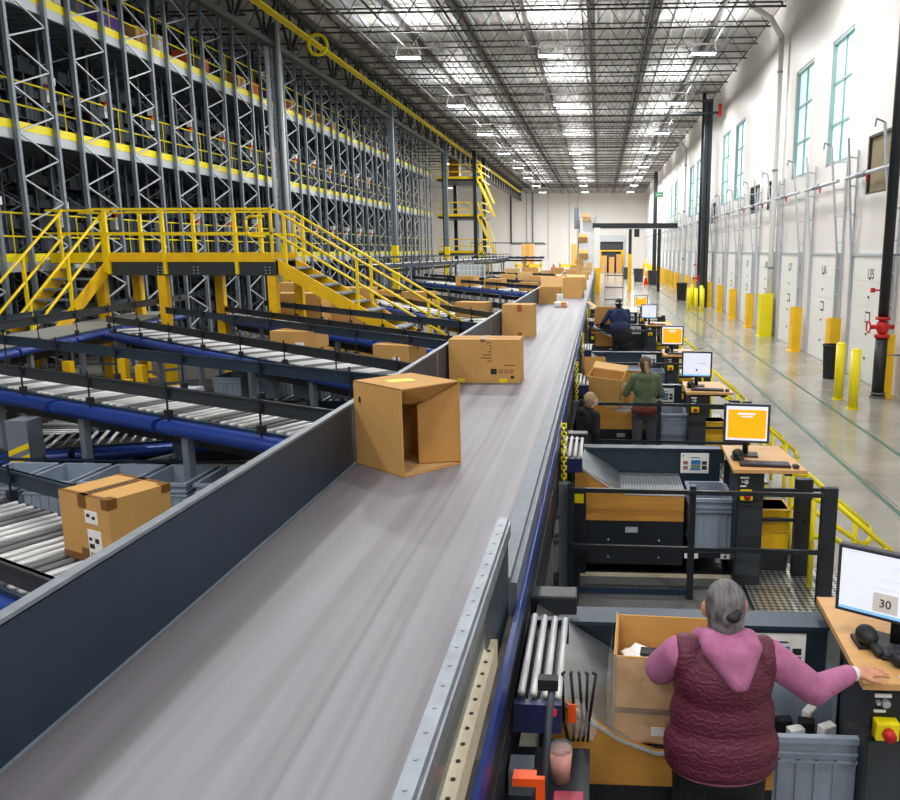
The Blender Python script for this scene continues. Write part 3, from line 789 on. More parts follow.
for k, x in enumerate((-6.35, -5.72, -5.02, -4.4)):
    dup(ta, (x, 12.64, .802), label=['leftmost grey tote of the far row under the branch conveyor', 'second grey tote of the far row under the branch conveyor', 'third grey tote of the far row under the branch conveyor', 'rightmost grey tote of the far row, half hidden by the open carton'][k], group='grey totes of the far row')
dup(ta, (-5.2, 9.9, .87), label='grey tote on the lower blue conveyor, seen under the near branch guard', group='lone totes')
ctrl = thing('control_cabinet', 'pale grey control box standing between the two branch conveyors', 'cabinet', (-6.0, 10.9, 0))
MB().box(-.25, .25, 0, .3, .3, 1.25).build('cabinet_body', 'galvl', ctrl); MB().box(-.2, .2, -.012, 0, .4, 1.2).build('door', 'white', ctrl); MB().box(-.05, .0, 0.1, .15, 0, .3).box(.1, .15, .1, .15, 0, .3).build('leg', 'galvd', ctrl)
mo = thing('drive_motor', 'small purple-blue motor hung under the near branch conveyor', 'motor', (-5.0, 9.3, .85))
MB().box(-.1, .1, -.1, .1, .02, .22).build('motor_body', 'purple', mo); MB().cyl((-.18, 0, .12), (-.1, 0, .12), .05, 12).build('shaft', 'galv', mo)

# deep yellow bollards and dark lower steel seen under the conveyors
for i, (x, y) in enumerate([(-9.7, 14.0), (-8.9, 14.4), (-8.1, 13.6), (-7.4, 12.0), (-6.0, 14.9)]):
    o = MB().box(-.07, .07, -.07, .07, 0, 1.2).box(-.15, .15, -.15, .15, 0, .02).build('guard_post', 'yellow3', loc=(x, y, 0))
    tag(o, ['leftmost yellow guard post in the dark under the trunk conveyor corner', 'second yellow guard post under the trunk conveyor corner', 'third yellow guard post under the trunk conveyor corner', 'yellow guard post under the middle branch, nearest to the camera', 'yellow guard post behind the far tote row'][i], 'post')
M['undershade'] = mat('floor_shade_tone', '#4b4640', .8, noise=.3, nscale=1.2)  # dark sheet that paints in the shade under the conveyors
struct(MB().box(-12.8, -1.0, 1, 30, 0, .003).build('trim_3', 'undershade'))
o = MB().box(-.12, .12, -.12, .12, 0, 1.38).build('mezzanine_post', 'galvd', loc=(-6.3, 8.25, 0)); tag(o, 'thick grey post with hazard stripes at the left picture edge', 'post')
hz = MB()
for k in range(5): hz.add([(-.12, -.124, .5+.12*k), (.12, -.124, .6+.12*k), (.12, -.124, .66+.12*k), (-.12, -.124, .56+.12*k)], [(0, 1, 2, 3)])
hz.build('hazard_stripe', 'yellow', o)
# ------------------------------------------------------------------ main belt conveyor
mb = thing('belt_conveyor', 'wide grey belt conveyor running the length of the hall', 'conveyor', (0, 0, 0))
BZ = 1.7
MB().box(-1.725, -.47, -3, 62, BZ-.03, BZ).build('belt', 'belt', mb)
MB().box(-1.72, -.5, -3, 62, BZ-.2, BZ-.04).box(-1.6, -.6, -3, 62, BZ-.45, BZ-.25).build('frame', 'black', mb)
MB().box(-1.765, -1.735, -3, 60, BZ-.25, 2.125).build('side_guard', 'guard', mb)
MB().box(-1.78, -1.735, -3, 60, 2.12, 2.14).build('guard_top_edge', 'galv', mb)
MB().box(-1.735, -1.722, -3, 60, BZ-.0, BZ+.008).build('wear_strip', 'galvd', mb)
s = MB()
for y in (8.4, 12.6, 16.8, 21, 25.2, 29.4, 33.6, 37.8, 42): s.box(-1.735, -1.728, y, y+.05, BZ, 2.12)
s.build('guard_seam', 'galvd', mb)
MB().box(-.465, -.38, 3.3, 61, BZ-.1, BZ+.085).box(-.38, -.35, 3.3, 61, BZ-.1, BZ+.06).build('side_rail', 'railgalv', mb)
MB().box(-.35, -.33, -1, 61, BZ-.13, BZ-.03).build('blue_side_cover', 'blue', mb)
MB().box(-.36, -.335, -1, 61, BZ-.27, BZ-.135).build('side_cover', 'black', mb)
MB().box(-.36, -.33, -1, 61, BZ-.62, BZ-.27).build('lower_skirt', 'black', mb)
for k in range(14):
    y = 1.9+3.7*k
    for x in (-1.7, -.42): MB().box(x, x+.09, y, y+.09, 0, BZ-.26).box(x-.05, x+.14, y-.05, y+.14, 0, .02).build('leg', 'galvd', mb)
ng = MB().box(-.428, -.385, -1, 3.3, 2.035, 2.06).box(-.385, -.375, -1, 3.3, 1.98, 2.04)
for k in range(40): ng.cyl((-.407, -.9+.105*k, 2.06), (-.407, -.9+.105*k, 2.062), .006, 8)
ng.build('near_guard_rail', 'galv', mb)
MB().box(-.395, -.385, 2.62, 3.28, 1.62, 2.03).build('near_guard_plate', 'teal', mb)
MB().box(-.395, -.385, -1, 2.62, 1.78, 2.03).build('clear_panel', 'acryl', mb)
st_ = MB().box(-.40, -.36, -1, 2.7, 1.7, 1.8)
st_.build('cream_strip', 'cream', mb)
h_ = MB()
for k in range(46): h_.cyl((-.38, -.9+.078*k, 1.8), (-.38, -.9+.078*k, 1.803), .007, 8)
h_.build('bolt_hole', 'ink', mb)
# inclined belt at the far end
ic = thing('incline_conveyor', 'steep inclined belt lifting cartons at the far end of the belt conveyor', 'conveyor', (-1.1, 62.2, 0))
MB().prism([(0, 1.6), (9, 5.9), (9.6, 5.9), (9.6, 5.3), (.4, 1.2)], 'x', -.62, .62).build('belt', 'tbelt', ic)
for x in (-.7, .64): MB().prism([(0, 1.6), (9, 6.15), (9.8, 6.15), (9.8, 5.2), (0, 1.0)], 'x', x, x+.06).build('side_guard', 'galvd' if x > 0 else 'black', ic)
for y in (3, 6.5, 9.3):
    for x in (-.72, .62): MB().box(x, x+.1, y, y+.1, 0, 1.4+y*.44).build('leg', 'black', ic)
MB().box(-1.15, -.75, 8.5, 9.3, 5, 6.8).build('drive_housing', 'galvd', ic)

# ------------------------------------------------------------------ cartons
def carton(label, loc, L, W, H, rz=0, m='card', name='cardboard_box', group=None, seam='x', tape=True):
    t = thing(name, label, 'box', loc, group, rz)
    MB().box(0, L, 0, W, 0, H).build('carton_body', m, t, bevel=.004)
    if seam == 'x':
        MB().box(0, L, W/2-.002, W/2+.002, H, H+.0015).build('flap_seam', 'ink', t)
        if tape: MB().box(-.002, L+.002, W/2-.03, W/2+.03, H-.07, H+.003).build('tape', 'tape', t)
    else:
        MB().box(L/2-.002, L/2+.002, 0, W, H, H+.0015).build('flap_seam', 'ink', t)
        if tape: MB().box(L/2-.03, L/2+.03, -.002, W+.002, H-.06, H+.003).build('tape', 'tape', t)
    return t
def plate(b, m4): return b
# 1 open carton lying on its side
c1 = thing('open_cardboard_box', 'large open cardboard box lying on its side on the belt, nearest to the camera', 'box', (-1.295, 5.10, BZ+.001), rz=R(50))
L, W, H, q = .5, .56, .6, .007
MB().box(0, q, 0, W, 0, H).box(L-q, L, 0, W, 0, H).box(0, L, 0, W, 0, q).box(0, L, 0, W, H-q, H).box(0, L, W-q, W, 0, H).build('carton_shell', 'card', c1)
fl = MB().add([(L-q, 0.01, .02), (L-q-.24, .16, .02), (L-q-.24, .16, H-.16), (L-q, .01, H-.02)], [(0, 1, 2, 3)])
fl.add([(L-q+.0, .017, .02), (L-q-.24, .167, .02), (L-q-.24, .167, H-.16), (L-q, .017, H-.02)], [(0, 3, 2, 1)])
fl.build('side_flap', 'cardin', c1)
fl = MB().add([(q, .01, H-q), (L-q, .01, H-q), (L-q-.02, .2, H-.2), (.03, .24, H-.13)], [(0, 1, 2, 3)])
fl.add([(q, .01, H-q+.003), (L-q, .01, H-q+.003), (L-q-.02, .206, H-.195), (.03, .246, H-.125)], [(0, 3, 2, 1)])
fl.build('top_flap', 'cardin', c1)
MB().box(.02, L-.02, .02, .3, .009, .014).build('bottom_flap', 'card2', c1)
MB().add([(.12, .28, H+.001), (.3, .22, H+.001), (.33, .34, H+.001), (.15, .4, H+.001)], [(0, 1, 2, 3)]).build('sticker', 'ytape', c1)
MB().box(-.001, .0, .47, .5, .45, .49).box(-.001, 0, .48, .485, .42, .5).build('printed_mark', 'ink', c1)
# 2
c2 = carton('wide cardboard box with printed symbols and two yellow stickers, second on the belt', (-1.715, 9.0, BZ+.001), .82, .42, .5, 0, seam='x', tape=False)
MB().box(.36, .43, -.002, .42, .5, .503).build('tape', 'tape', c2); MB().box(.37, .42, -.002, 0, .47, .499).build('tape', 'tape', c2)
MB().box(.1, .18, -.002, 0, .005, .05).box(.58, .67, -.002, 0, .005, .05).build('sticker', 'ytape', c2)
pr = MB()
for k, wd in enumerate((.06, .03, .03, .05, .1, .13, .05)):
    z = .47-.035*k
    for j in range(int(wd/.012)): pr.box(.49-j*.012-.009, .49-j*.012, -.0015, 0, z-.012, z)
for j in range(11): pr.box(.64+j*.011, .648+j*.011, -.0015, 0, .2, .212)
pr.box(.48, .55, -.0015, 0, .10, .165)
for cx in (.60, .66, .72):
    for k in range(12):
        a0, a1 = 2*PI*k/12, 2*PI*(k+1)/12
        pr.bar((cx+.022*math.cos(a0), -.001, .135+.022*math.sin(a0)), (cx+.022*math.cos(a1), -.001, .135+.022*math.sin(a1)), .002, .005)
    pr.box(cx-.003, cx+.003, -.0015, 0, .12, .15)
pr.box(.71, .75, -.0015, 0, .05, .085)
pr.build('printed_symbols', 'ink', c2)
c3 = carton('square cardboard box with reddish tape, third on the belt', (-1.70, 13.95, BZ+.001), .55, .5, .56, R(-2), seam='x', tape=False)
M['rtape'] = mat('reddish_tape', '#a5502f', .5)
MB().box(.27, .35, -.002, 0, .0, .08).build('tape', 'rtape', c3); MB().box(.27, .35, -.002, 0, .44, .56).build('tape', 'rtape', c3)
def opencarton(label, loc, L, W, H, rz=0, flaps=((0, .25),), m='card', group=None, name='open_cardboard_box'):
    t = thing(name, label, 'box', loc, group, rz)
    q = .008
    MB().box(0, q, 0, W, 0, H).box(L-q, L, 0, W, 0, H).box(0, L, 0, W, 0, q).box(0, L, 0, q, 0, H).box(0, L, W-q, W, 0, H).build('carton_shell', m, t)
    for side, ang in flaps:
        f = MB(); ln = min(L, W)*.5
        c, s = math.cos(ang)*ln, math.sin(ang)*ln
        P = {0: [(0, 0, H), (0, W, H), (-c, W, H+s), (-c, 0, H+s)], 1: [(L, 0, H), (L, W, H), (L+c, W, H+s), (L+c, 0, H+s)],
             2: [(0, 0, H), (L, 0, H), (L, -c, H+s), (0, -c, H+s)], 3: [(0, W, H), (L, W, H), (L, W+c, H+s), (0, W+c, H+s)]}[side]
        f.add(P+[(p[0], p[1], p[2]+.008) for p in P], [(0, 1, 2, 3), (7, 6, 5, 4), (0, 4, 5, 1), (1, 5, 6, 2), (2, 6, 7, 3), (3, 7, 4, 0)])
        f.build('flap', 'card2', t)
    return t
opencarton('open-topped cardboard box on the belt behind the white and orange mailer', (-1.72, 22.6, BZ+.001), .64, .9, .44, 0, ((3, 1.2),))
opencarton('cardboard box with a large raised flap, behind the open-topped one on the belt', (-1.15, 25.6, BZ+.001), .6, .8, .62, R(-4), ((0, .35), (3, .2)))
M['orangel'] = mat('orange_print', '#ee9a45', .6)
ml = thing('mailer_package', 'white and orange padded mailer lying on the belt', 'package', (-1.22, 21.3, BZ+.001), rz=R(-6))
MB().box(0, .36, 0, .3, 0, .14).build('mailer_body', 'paper', ml, bevel=.03); MB().box(.2, .34, -.003, .3, .01, .146).build('orange_label', 'orangel', ml, bevel=.01)
ml2 = MB().box(0, .16, 0, .2, 0, .3).build('mailer_package', 'paper', loc=(-1.18, 22.1, BZ+.001)); tag(ml2, 'small white upright package just behind the orange mailer', 'package')
far = [(-1.70, 29.5, .6, .5, 'card2'), (-1.05, 31, .55, .45, 'card'), (-1.7, 33.5, .62, .5, 'card2'), (-1.1, 36, .5, .4, 'card'), (-1.72, 40, .6, .55, 'card'), (-1.0, 42, .45, .4, 'card2'),
       (-1.7, 46.5, .62, .65, 'card'), (-1.05, 50.5, .5, .5, 'card2'), (-1.65, 55, .55, .9, 'card'), (-1.0, 58, .45, .6, 'card2')]
for i, (x, y, l, h, m) in enumerate(far):
    carton(['low cardboard box hugging the guard, behind the raised flap', 'tan cardboard box in the middle of the belt pile', 'pale cardboard box hugging the guard in the pile', 'short tan box right of the pile',
            'tall tan box against the guard in the pile', 'small pale box at the right of the far pile', 'large tan box in the far pile', 'pale box at the right edge of the far pile',
            'tallest tan box just before the incline', 'last pale box at the foot of the incline'][i], (x, y, BZ+.001), l, l*.9, h, 0, m, group='far cartons piled on the belt', tape=False)
for i, (yy, x, m) in enumerate(((1.9, -.2, 'card'), (4.6, -.3, 'card'), (8.3, -.1, 'card2'))):
    t = carton(['lowest cardboard box riding up the incline', 'middle cardboard box riding up the incline', 'cardboard box at the top of the incline'][i], (-1.1+x-.35, 62.2+yy, 1.63+yy*.478), .7, .7, .45, 0, m, tape=False)
    t.rotation_euler.x = math.atan(4.3/9)
# labelled carton
c5 = carton('cardboard box with two white labels and brown tape on the lower-left rollers', (-3.36, 4.62, 1.302), .49, .42, .43, R(-25), seam='y', tape=False)
MB().box(.2, .28, -.002, .422, .43, .4325).box(.2, .28, -.003, 0, .35, .43).box(.0, .49, .0, .03, .43, .4325).box(.0, .49, .39, .42, .43, .4325).box(.43, .493, -.003, .06, .37, .433).box(.44, .493, .36, .423, .38, .433).build('tape', 'tape', c5); MB().box(.0, .49, -.003, 0, 0, .045).box(.19, .27, -.0035, 0, 0, .09).build('tape', 'tape', c5)
MB().box(.26, .38, -.004, 0, .26, .34).box(.27, .40, -.004, 0, .02, .22).build('shipping_label', 'paper', c5)
pr = MB()
for j in range(7): pr.box(.285+j*.013, .285+j*.013+.006, -.005, -.004, .035, .075)
pr.box(.28, .33, -.005, -.004, .1, .13).box(.28, .31, -.005, -.004, .15, .17).box(.34, .38, -.005, -.004, .14, .17).box(.275, .31, -.005, -.004, .3, .32).box(.33, .36, -.005, -.004, .29, .31)
pr.build('label_print', 'ink', c5)
pr = MB()
for j in range(11): pr.box(.225, .26, .05+j*.03, .068+j*.03, .4328, .4332)
pr.build('tape_print', 'ink', c5)
a_ = math.atan2(-6.51, 7.8)
for lab, (x, y), (l, w_, h), rz in (('flat cardboard box on the middle branch conveyor, left of the pair', (-5.45, 12.95), (.8, .5, .28), -.1), ('flat cardboard box with a white label on the middle branch conveyor, right of the pair', (-3.25, 11.28), (.62, .45, .27), -.35)):
    t = carton(lab, (x, y, 1.602), l, w_, h, rz, group=None)
    MB().box(l*.55, l*.75, -.003, 0, .02, .1).build('white_label', 'paper', t)
for lab, (x, y), (l, w_, h), rz in (('cardboard box on the conveyor beyond the stairs, next to the belt guard', (-3.5, 19.3), (.78, .5, .36), -.25), ('long cardboard box seen through the stair rails', (-5.9, 23.7), (.9, .6, .38), -.3),
        ('open tray box seen between the stair treads and rails', (-7.4, 26.2), (.8, .5, .3), -.3),
        ('box on the second line beyond the stairs, left', (-6.5, 36.2), (.9, .6, .45), -.3), ('box on the second line beyond the stairs, middle', (-4.9, 34), (.8, .6, .4), -.3), ('box on the second line beyond the stairs, next to the guard', (-3.2, 31.8), (.7, .5, .35), -.3)):
    carton(lab, (x, y, 1.602), l, w_, h, rz, m='card', tape=False)
for i, (x, y, z, l, h) in enumerate([(-5.9, 47.4, 1.202, .9, .6), (-4.7, 46.2, 1.202, .8, .75), (-4.0, 45.7, 1.202, .8, .55), (-6.8, 58.1, 1.302, 1.0, .6), (-5.4, 57.3, 1.302, 1.0, .7), (-4.1, 56.4, 1.302, .9, .5), (-3.3, 56, 1.302, .8, .7)]):
    carton(['tan box on the far dark conveyor, leftmost', 'tan box on the far dark conveyor, tallest of its three', 'tan box on the far dark conveyor, nearest the belt', 'box on the farthest conveyor, leftmost', 'box on the farthest conveyor, second from left',
            'box on the farthest conveyor, third from left', 'box on the farthest conveyor, beside the belt guard'][i], (x, y, z), l, .6, h, 0, m='card2' if i % 2 else 'card', tape=False)
for i, (x, y) in enumerate(((-9.2, 22.2), (-8.2, 23.6), (-10.0, 24.5))):
    carton(['flat box left of the platform leg, on a low stack', 'flat box behind the right platform leg', 'flat box seen under the platform beam'][i], (x, y, 0), 1.4, .8, 2.0+.1*i, 0, m='card', tape=False, name='stacked_carton')

# ------------------------------------------------------------------ work stations on the right
ZP = .35
wp = thing('work_platform', 'low dark work platform beside the belt with grey mats and diamond plate', 'platform', (0, 0, 0))
MB().box(-.25, 1.92, 1.2, 27, ZP-.08, ZP-.004).box(-.22, 1.9, 1.25, 26.9, 0, ZP-.08).build('deck', 'black', wp)
YS = [3.1, 6.8, 10.5, 14.2, 19.9, 24.0]
for y in YS:
    MB().box(-.15, 1.25, y-.78, y-.02, ZP-.004, ZP+.006).build('mat', 'mat', wp, bevel=.004)
    MB().box(-.15, 1.25, y-.1, y-.02, ZP+.006, ZP+.012).build('edge_strip', 'cream', wp)
    MB().box(1.28, 1.9, y-.8, y+.3, ZP-.004, ZP+.003).build('diamond_plate', 'diamond', wp)
ST = ['nearest workstation', 'empty workstation behind the nearest one', 'green hoodie workstation', 'workstation behind the green hoodie', 'navy jacket workstation', 'farthest workstation']
def monitor(kind, lab, loc, rz, w_, h_, big=False):
    t = thing('computer_monitor', lab, 'monitor', loc, rz=rz)
    MB().box(-w_/2, w_/2, -.02, .025, .12, .12+h_).build('bezel', 'screenb', t, bevel=.006)
    sm = 'screenw' if kind == 'w' else 'screeno'
    bz = .018 if big else .022
    if kind == 'o':
        MB().box(-w_/2+bz, w_/2-bz, -.022, -.02, .12+bz, .12+h_-bz).build('screen', 'screenw', t)
        MB().box(-w_/2+bz+.015, w_/2-bz-.012, -.023, -.022, .12+bz+.02, .12+h_-bz-.03).build('orange_panel', 'screeno', t)
        MB().box(-.08, .07, -.024, -.023, .12+h_*.72, .12+h_*.77).box(-.05, .05, -.024, -.023, .12+h_*.66, .12+h_*.69).build('screen_text', 'screenw', t)
    else:
        MB().box(-w_/2+bz, w_/2-bz, -.022, -.02, .12+bz, .12+h_-bz).build('screen', 'screenw', t)
        M.setdefault('sgrey', mat('screen_grey', '#b9bfd0', .5, emit=.6)); M.setdefault('sblue', mat('screen_blue', '#7fb5e0', .5, emit=.7))
        if big:
            text('30', .055, 'ink', t, (-.045, -.0235, .12+h_*.25), (PI/2, 0, 0), 'screen_number')
            MB().box(-.1, .01, -.0225, -.022, .12+h_*.12, .12+h_*.4).build('number_field', 'paper', t)
            b = MB()
            for (x0, x1, z0) in ((-.24, -.14, .93), (-.22, -.17, .84), (-.03, .02, .8), (-.1, 0, .47), (-.08, .05, .6)): b.box(x0, x1, -.0228, -.022, .12+h_*z0-.0015, .12+h_*z0+.0015)
            b.box(-.145, -.13, -.0228, -.022, .12+h_*.24, .12+h_*.26).box(.04, .055, -.0228, -.022, .12+h_*.24, .12+h_*.26)
            b.build('screen_text', 'sgrey', t)
            MB().box(.05, w_/2-bz-.02, -.0228, -.022, .12+h_*.56, .12+h_*.585).build('progress_bar', 'screeng', t)
            MB().box(-w_/2+bz, w_/2-bz, -.0228, -.022, .12+bz, .12+bz+.014).build('task_bar', 'sblue', t)
        else:
            MB().box(.02, .13, -.0235, -.022, .12+h_*.55, .12+h_*.56).box(-.01, .01, -.0235, -.022, .12+h_*.25, .12+h_*.33).build('screen_text', 'ink', t)
            MB().box(-w_/2+bz, w_/2-bz, -.0228, -.022, .12+bz, .12+bz+.02).build('task_bar', 'sblue', t)
    MB().cyl((0, .03, .01), (0, .03, .2), .025, 12).build('stand', 'rubber', t, True)
    MB().box(-.11, .11, -.07, .1, 0, .012).build('base', 'rubber', t, bevel=.004)
    return t
def keyboard(lab, loc, rz=0):
    t = thing('keyboard', lab, 'keyboard', loc, rz=rz)
    MB().box(0, .42, 0, .14, 0, .018).build('case', 'rubber', t, bevel=.004)
    k = MB()
    for i in range(19):
        for j in range(5): k.box(.008+i*.0215, .026+i*.0215, .01+j*.025, .031+j*.025, .018, .025)
    k.build('keys', 'screenb', t)
def station(i, y0, kind):
    lab = ST[i]; near = i < 4
    dk = .05 if i == 0 else -.3
    # chute
    t = thing('sorting_chute', f'plywood-fronted sorting chute of the {lab}', 'chute', (0, y0, 0))
    zb_ = .93 if i == 0 else .84
    poly = [(-.2, zb_), (.76, zb_), (.76, 1.08), (.26, 1.09), (.1, 1.15), (-.2, 1.36)]
    MB().prism(poly, 'y', 0, .03).build('front_panel', 'ply', t)
    MB().prism([(-.2, 1.365), (.1, 1.155), (.26, 1.095), (.76, 1.085), (.76, 1.075), (.26, 1.08), (.1, 1.14), (-.2, 1.345)], 'y', -.006, 0).build('panel_edge', 'galvl', t)
    MB().prism([(-.3, 1.42), (.2, 1.10), (.2, 1.085), (-.3, 1.40)], 'y', .03, .74).build('metal_slide', 'steelplate', t)
    MB().box(.2, .78, .03, .74, 1.06, 1.075).build('perforated_tray', 'perf', t)
    MB().box(-.22, .76, .01, .03, ZP+.08, zb_).box(-.2, .76, .03, .7, ZP+.1, .78).build('lower_panel', 'black', t)
    bp = MB().box(-.24, 1.18, .76, .79, .9, 1.3).box(-.24, 1.18, .76, .79, ZP, .9)
    bp.build('back_panel', 'teal', t)
    MB().box(-.24, 1.18, .74, .86, 1.3, 1.32).box(-.24, 1.18, .9, .96, 1.27, 1.3).build('panel_cap', 'guard', t)
    MB().box(1.18, 1.45, .5, .53, ZP, 1.28).build('return_panel', 'black', t)
    MB().box(.25, .36, .004, .01, .73, .78).box(-.18, -.1, .004, .01, .72, .77).build('label_plate', 'galvl', t)
    b = MB()
    for x in (.1, .55):
        for z in (.5, .66): b.cyl((x, .0, z), (x, .01, z), .008, 8)
    b.build('bolt', 'galvl', t)
    # divert plates next to the belt
    s = thing('infeed_roller_bed', f'short roller bed feeding the chute of the {lab}', 'roller bed', (-.3, y0, 0))
    MB().box(-.015, .17, -.3, -.26, 1.36, 1.48).build('end_bracket', 'navyb', s); MB().box(-.015, .17, .42, .46, 1.36, 1.48).build('end_bracket', 'navyb', s)
    MB().box(-.01, .165, -.26, .42, 1.44, 1.455).build('tray', 'black', s)
    for k in range(4):
        MB().cyl((.01+k*.048, -.25, 1.5-k*.006), (.01+k*.048, .42, 1.5-k*.006), .015, 10).build('roller', 'roller', s, True)
    MB().box(-.01, .16, .5, .98, 1.2, 1.27).box(0, .05, .8, .9, 0, 1.2).build('support_arm', 'black', s)
    MB().box(-.04, .2, .72, .86, 1.36, 1.46).build('cover', 'black', s, bevel=.01)
    MB().box(-.09, -.04, .7, .78, 1.5, 1.57).build('yellow_cap', 'yellow2', s, bevel=.006)
    MB().box(-.02, .07, -.45, -.35, 0, 1.3).build('post', 'galvd', s)
    MB().box(.08, .2, -.06, -.02, ZP, 1.15).build('side_plate', 'black', s)
    MB().box(.1, .18, -.075, -.06, 1.02, 1.1).build('yellow_plate', 'yellow2', s)
    # tote
    if near: 
        if i: o = dup(tote1, (.82 if i else .87, y0+(.0 if i else .2), .552), 0, f'grey plastic tote under the desk of the {lab}', 'totes at the workstations')
        tk = thing('tote_stand', f'black tote stand with small white number plates at the {lab}', 'stand', (.8, y0+(.02 if i else .2), 0))
        MB().box(0, .44, 0, .5, .5, .55).box(0, .04, 0, .04, ZP, .5).box(.4, .44, 0, .04, ZP, .5).box(0, .04, .46, .5, ZP, .5).box(.4, .44, .46, .5, ZP, .5).build('frame', 'black', tk)
        MB().box(-.02, .1, -.008, 0, .495, .54).box(.3, .38, -.008, 0, .495, .54).build('number_plate', 'paper', tk)
        MB().box(.02, .06, -.01, -.008, .505, .53).box(.33, .35, -.01, -.008, .505, .53).build('plate_print', 'ink', tk)
    # poster
    p = thing('instruction_sheet', f'white instruction sheet on the back panel of the {lab}', 'poster', (.8 if i else .8, y0+.752, 1.075), None)
    shp = MB().box(0, .27, 0, .004, 0, .2).build('sheet', 'paper', p)
    MB().box(.1, .19, -.002, 0, .09, .13).box(.09, .19, -.002, 0, .03, .045).build('blue_picture', 'pblue', shp)
    MB().box(.1, .19, -.002, 0, .046, .088).build('green_picture', 'pgreen', shp)
    MB().box(.025, .07, -.002, 0, .085, .12).box(.025, .07, -.002, 0, .035, .07).build('red_picture', 'pred', shp)
    MB().box(.205, .25, -.002, 0, .085, .12).box(.205, .25, -.002, 0, .035, .075).box(.02, .03, -.002, 0, .165, .18).build('dark_picture', 'ink', shp)
    MB().box(.09, .18, -.002, 0, .15, .158).build('heading', 'guard', shp)
    # desk
    d = thing('workstation_desk', f'desk with plywood top and black cabinet of the {lab}', 'desk', (0, y0+dk, 0))
    MB().prism([(1.13, .02), (1.74, .02), (1.68, .88), (1.16, .88)], 'z', 1.37, 1.4).build('desk_top', 'ply2', d)
    cb_ = MB().box(1.18, 1.4, .08, .5, ZP, 1.37).box(1.17, 1.185, .06, .1, ZP, 1.2).build('cabinet', 'black', d)
    MB().box(1.19, 1.39, .07, .08, ZP+.1, 1.1).build('cabinet_door', 'guard2', cb_)
    MB().box(1.2, 1.27, .064, .072, 1.31, 1.325).box(1.2, 1.25, .064, .072, 1.24, 1.25).build('switch_label', 'paper', cb_)
    MB().cyl((1.25, .06, 1.28), (1.25, .08, 1.28), .018, 12).box(1.21, 1.225, .06, .08, 1.275, 1.29).build('selector_switch', 'galvl', cb_)
    sb_ = MB().box(1.2, 1.3, .02, .08, 1.13, 1.215).build('stop_box', 'yellow2', d, bevel=.008)
    MB().cyl((1.25, .02, 1.17), (1.25, -.015, 1.17), .026, 14).build('stop_button', 'red', sb_, True)
    MB().box(1.2, 1.7, .3, .34, 1.3, 1.37).box(1.6, 1.66, .2, .7, 1.3, 1.37).build('bracket', 'black', d)
    my = y0+dk+.5
    if i == 0: monitor('w', 'large white monitor showing the number 30 at the right picture edge', (1.37, 3.5, 1.401), -R(33), .54, .33, True)
    else: monitor(kind, f'{"white" if kind=="w" else "orange"} lit monitor on the desk of the {lab}', (1.31 if i < 4 else 1.24, my, 1.401), -R(7), .4, .35)
    keyboard(f'black keyboard on the desk of the {lab}', (1.27 if i == 0 else 1.2, y0+dk+(.22 if i == 0 else .12), 1.401), -R(22) if i == 0 else -R(5))
    if near:
        m_ = MB().ball((0, 0, .015), (.03, .05, .018), 14, 8).build('computer_mouse', 'rubber', loc=(1.66, y0+dk+.1, 1.402), smooth=True)
        tag(m_, f'black computer mouse at the desk corner of the {lab}', 'mouse')
        sc = thing('barcode_scanner', f'black handheld scanner lying under the monitor of the {lab}', 'scanner', (1.22 if i else 1.25, y0+dk+.36, 1.4))
        MB().ball((0, 0, .05), (.05, .07, .045), 14, 8).cyl((0, -.02, .04), (.02, -.13, .02), .02, 10).build('scanner_body', 'rubber', sc, True)
        MB().box(-.05, .05, -.05, .08, 0, .02).build('cradle', 'rubber', sc, bevel=.006)
    # railing in front
    if i > 0:
        r = thing('safety_railing', f'black railing in front of the {lab}', 'railing', (0, y0-.52 if i == 1 else y0-.5, 0))
        for x, w_ in ((.77, .05), (-.22, .05), (1.86, .12)): MB().box(x-w_/2, x+w_/2, -.03, .03, ZP, 1.33).build('post', 'black', r)
        for z in (.81, 1.29): MB().bar((-.22, -.04, z), (1.84, -.04, z-.015), .03, .035).build('rail', 'black', r)
        MB().bar((-.2, -.0, ZP+.06), (.75, 0, ZP+.06), .02, .05).build('kick_rail', 'guard', r)
        # black gate post and inner rails
        g = thing('gate_post', f'black gate post with latch beside the steps of the {lab}', 'post', (1.73, y0-.0, 0))
        MB().box(0, .14, 0, .08, ZP, 1.24).build('post', 'black', g); MB().box(.12, .26, -.02, .0, 1.14, 1.17).cyl((.1, -.02, .85), (.1, 0, .85), .03, 10).build('latch', 'rubber', g)
        MB().box(-.3, 0, .02, .05, 1.12, 1.15).box(-.3, 0, .02, .05, .85, .88).build('rail', 'black', g)
        yb = thing('yellow_bin', f'yellow bin standing beside the desk cabinet of the {lab}', 'bin', (1.44, y0+.12, ZP))
        MB().box(0, .27, 0, .3, .2, .58).box(-.008, .278, -.008, .308, .36, .38).box(-.01, .28, -.01, .31, .55, .58).build('bin_body', 'yellow3', yb, bevel=.01); MB().box(0, .27, 0, .3, 0, .2).build('stand', 'black', yb)
        sp = thing('access_steps', f'metal steps with yellow tube handrails down from the {lab}', 'steps', (1.95, y0-.2, 0))
        for k in range(1): MB().box(0, .3, 0, .8, .16, .19).build('tread', 'diamond', sp)
        MB().box(.02, .28, .02, .05, 0, .16).box(.02, .28, .75, .78, 0, .16).build('stringer', 'yellow2', sp)
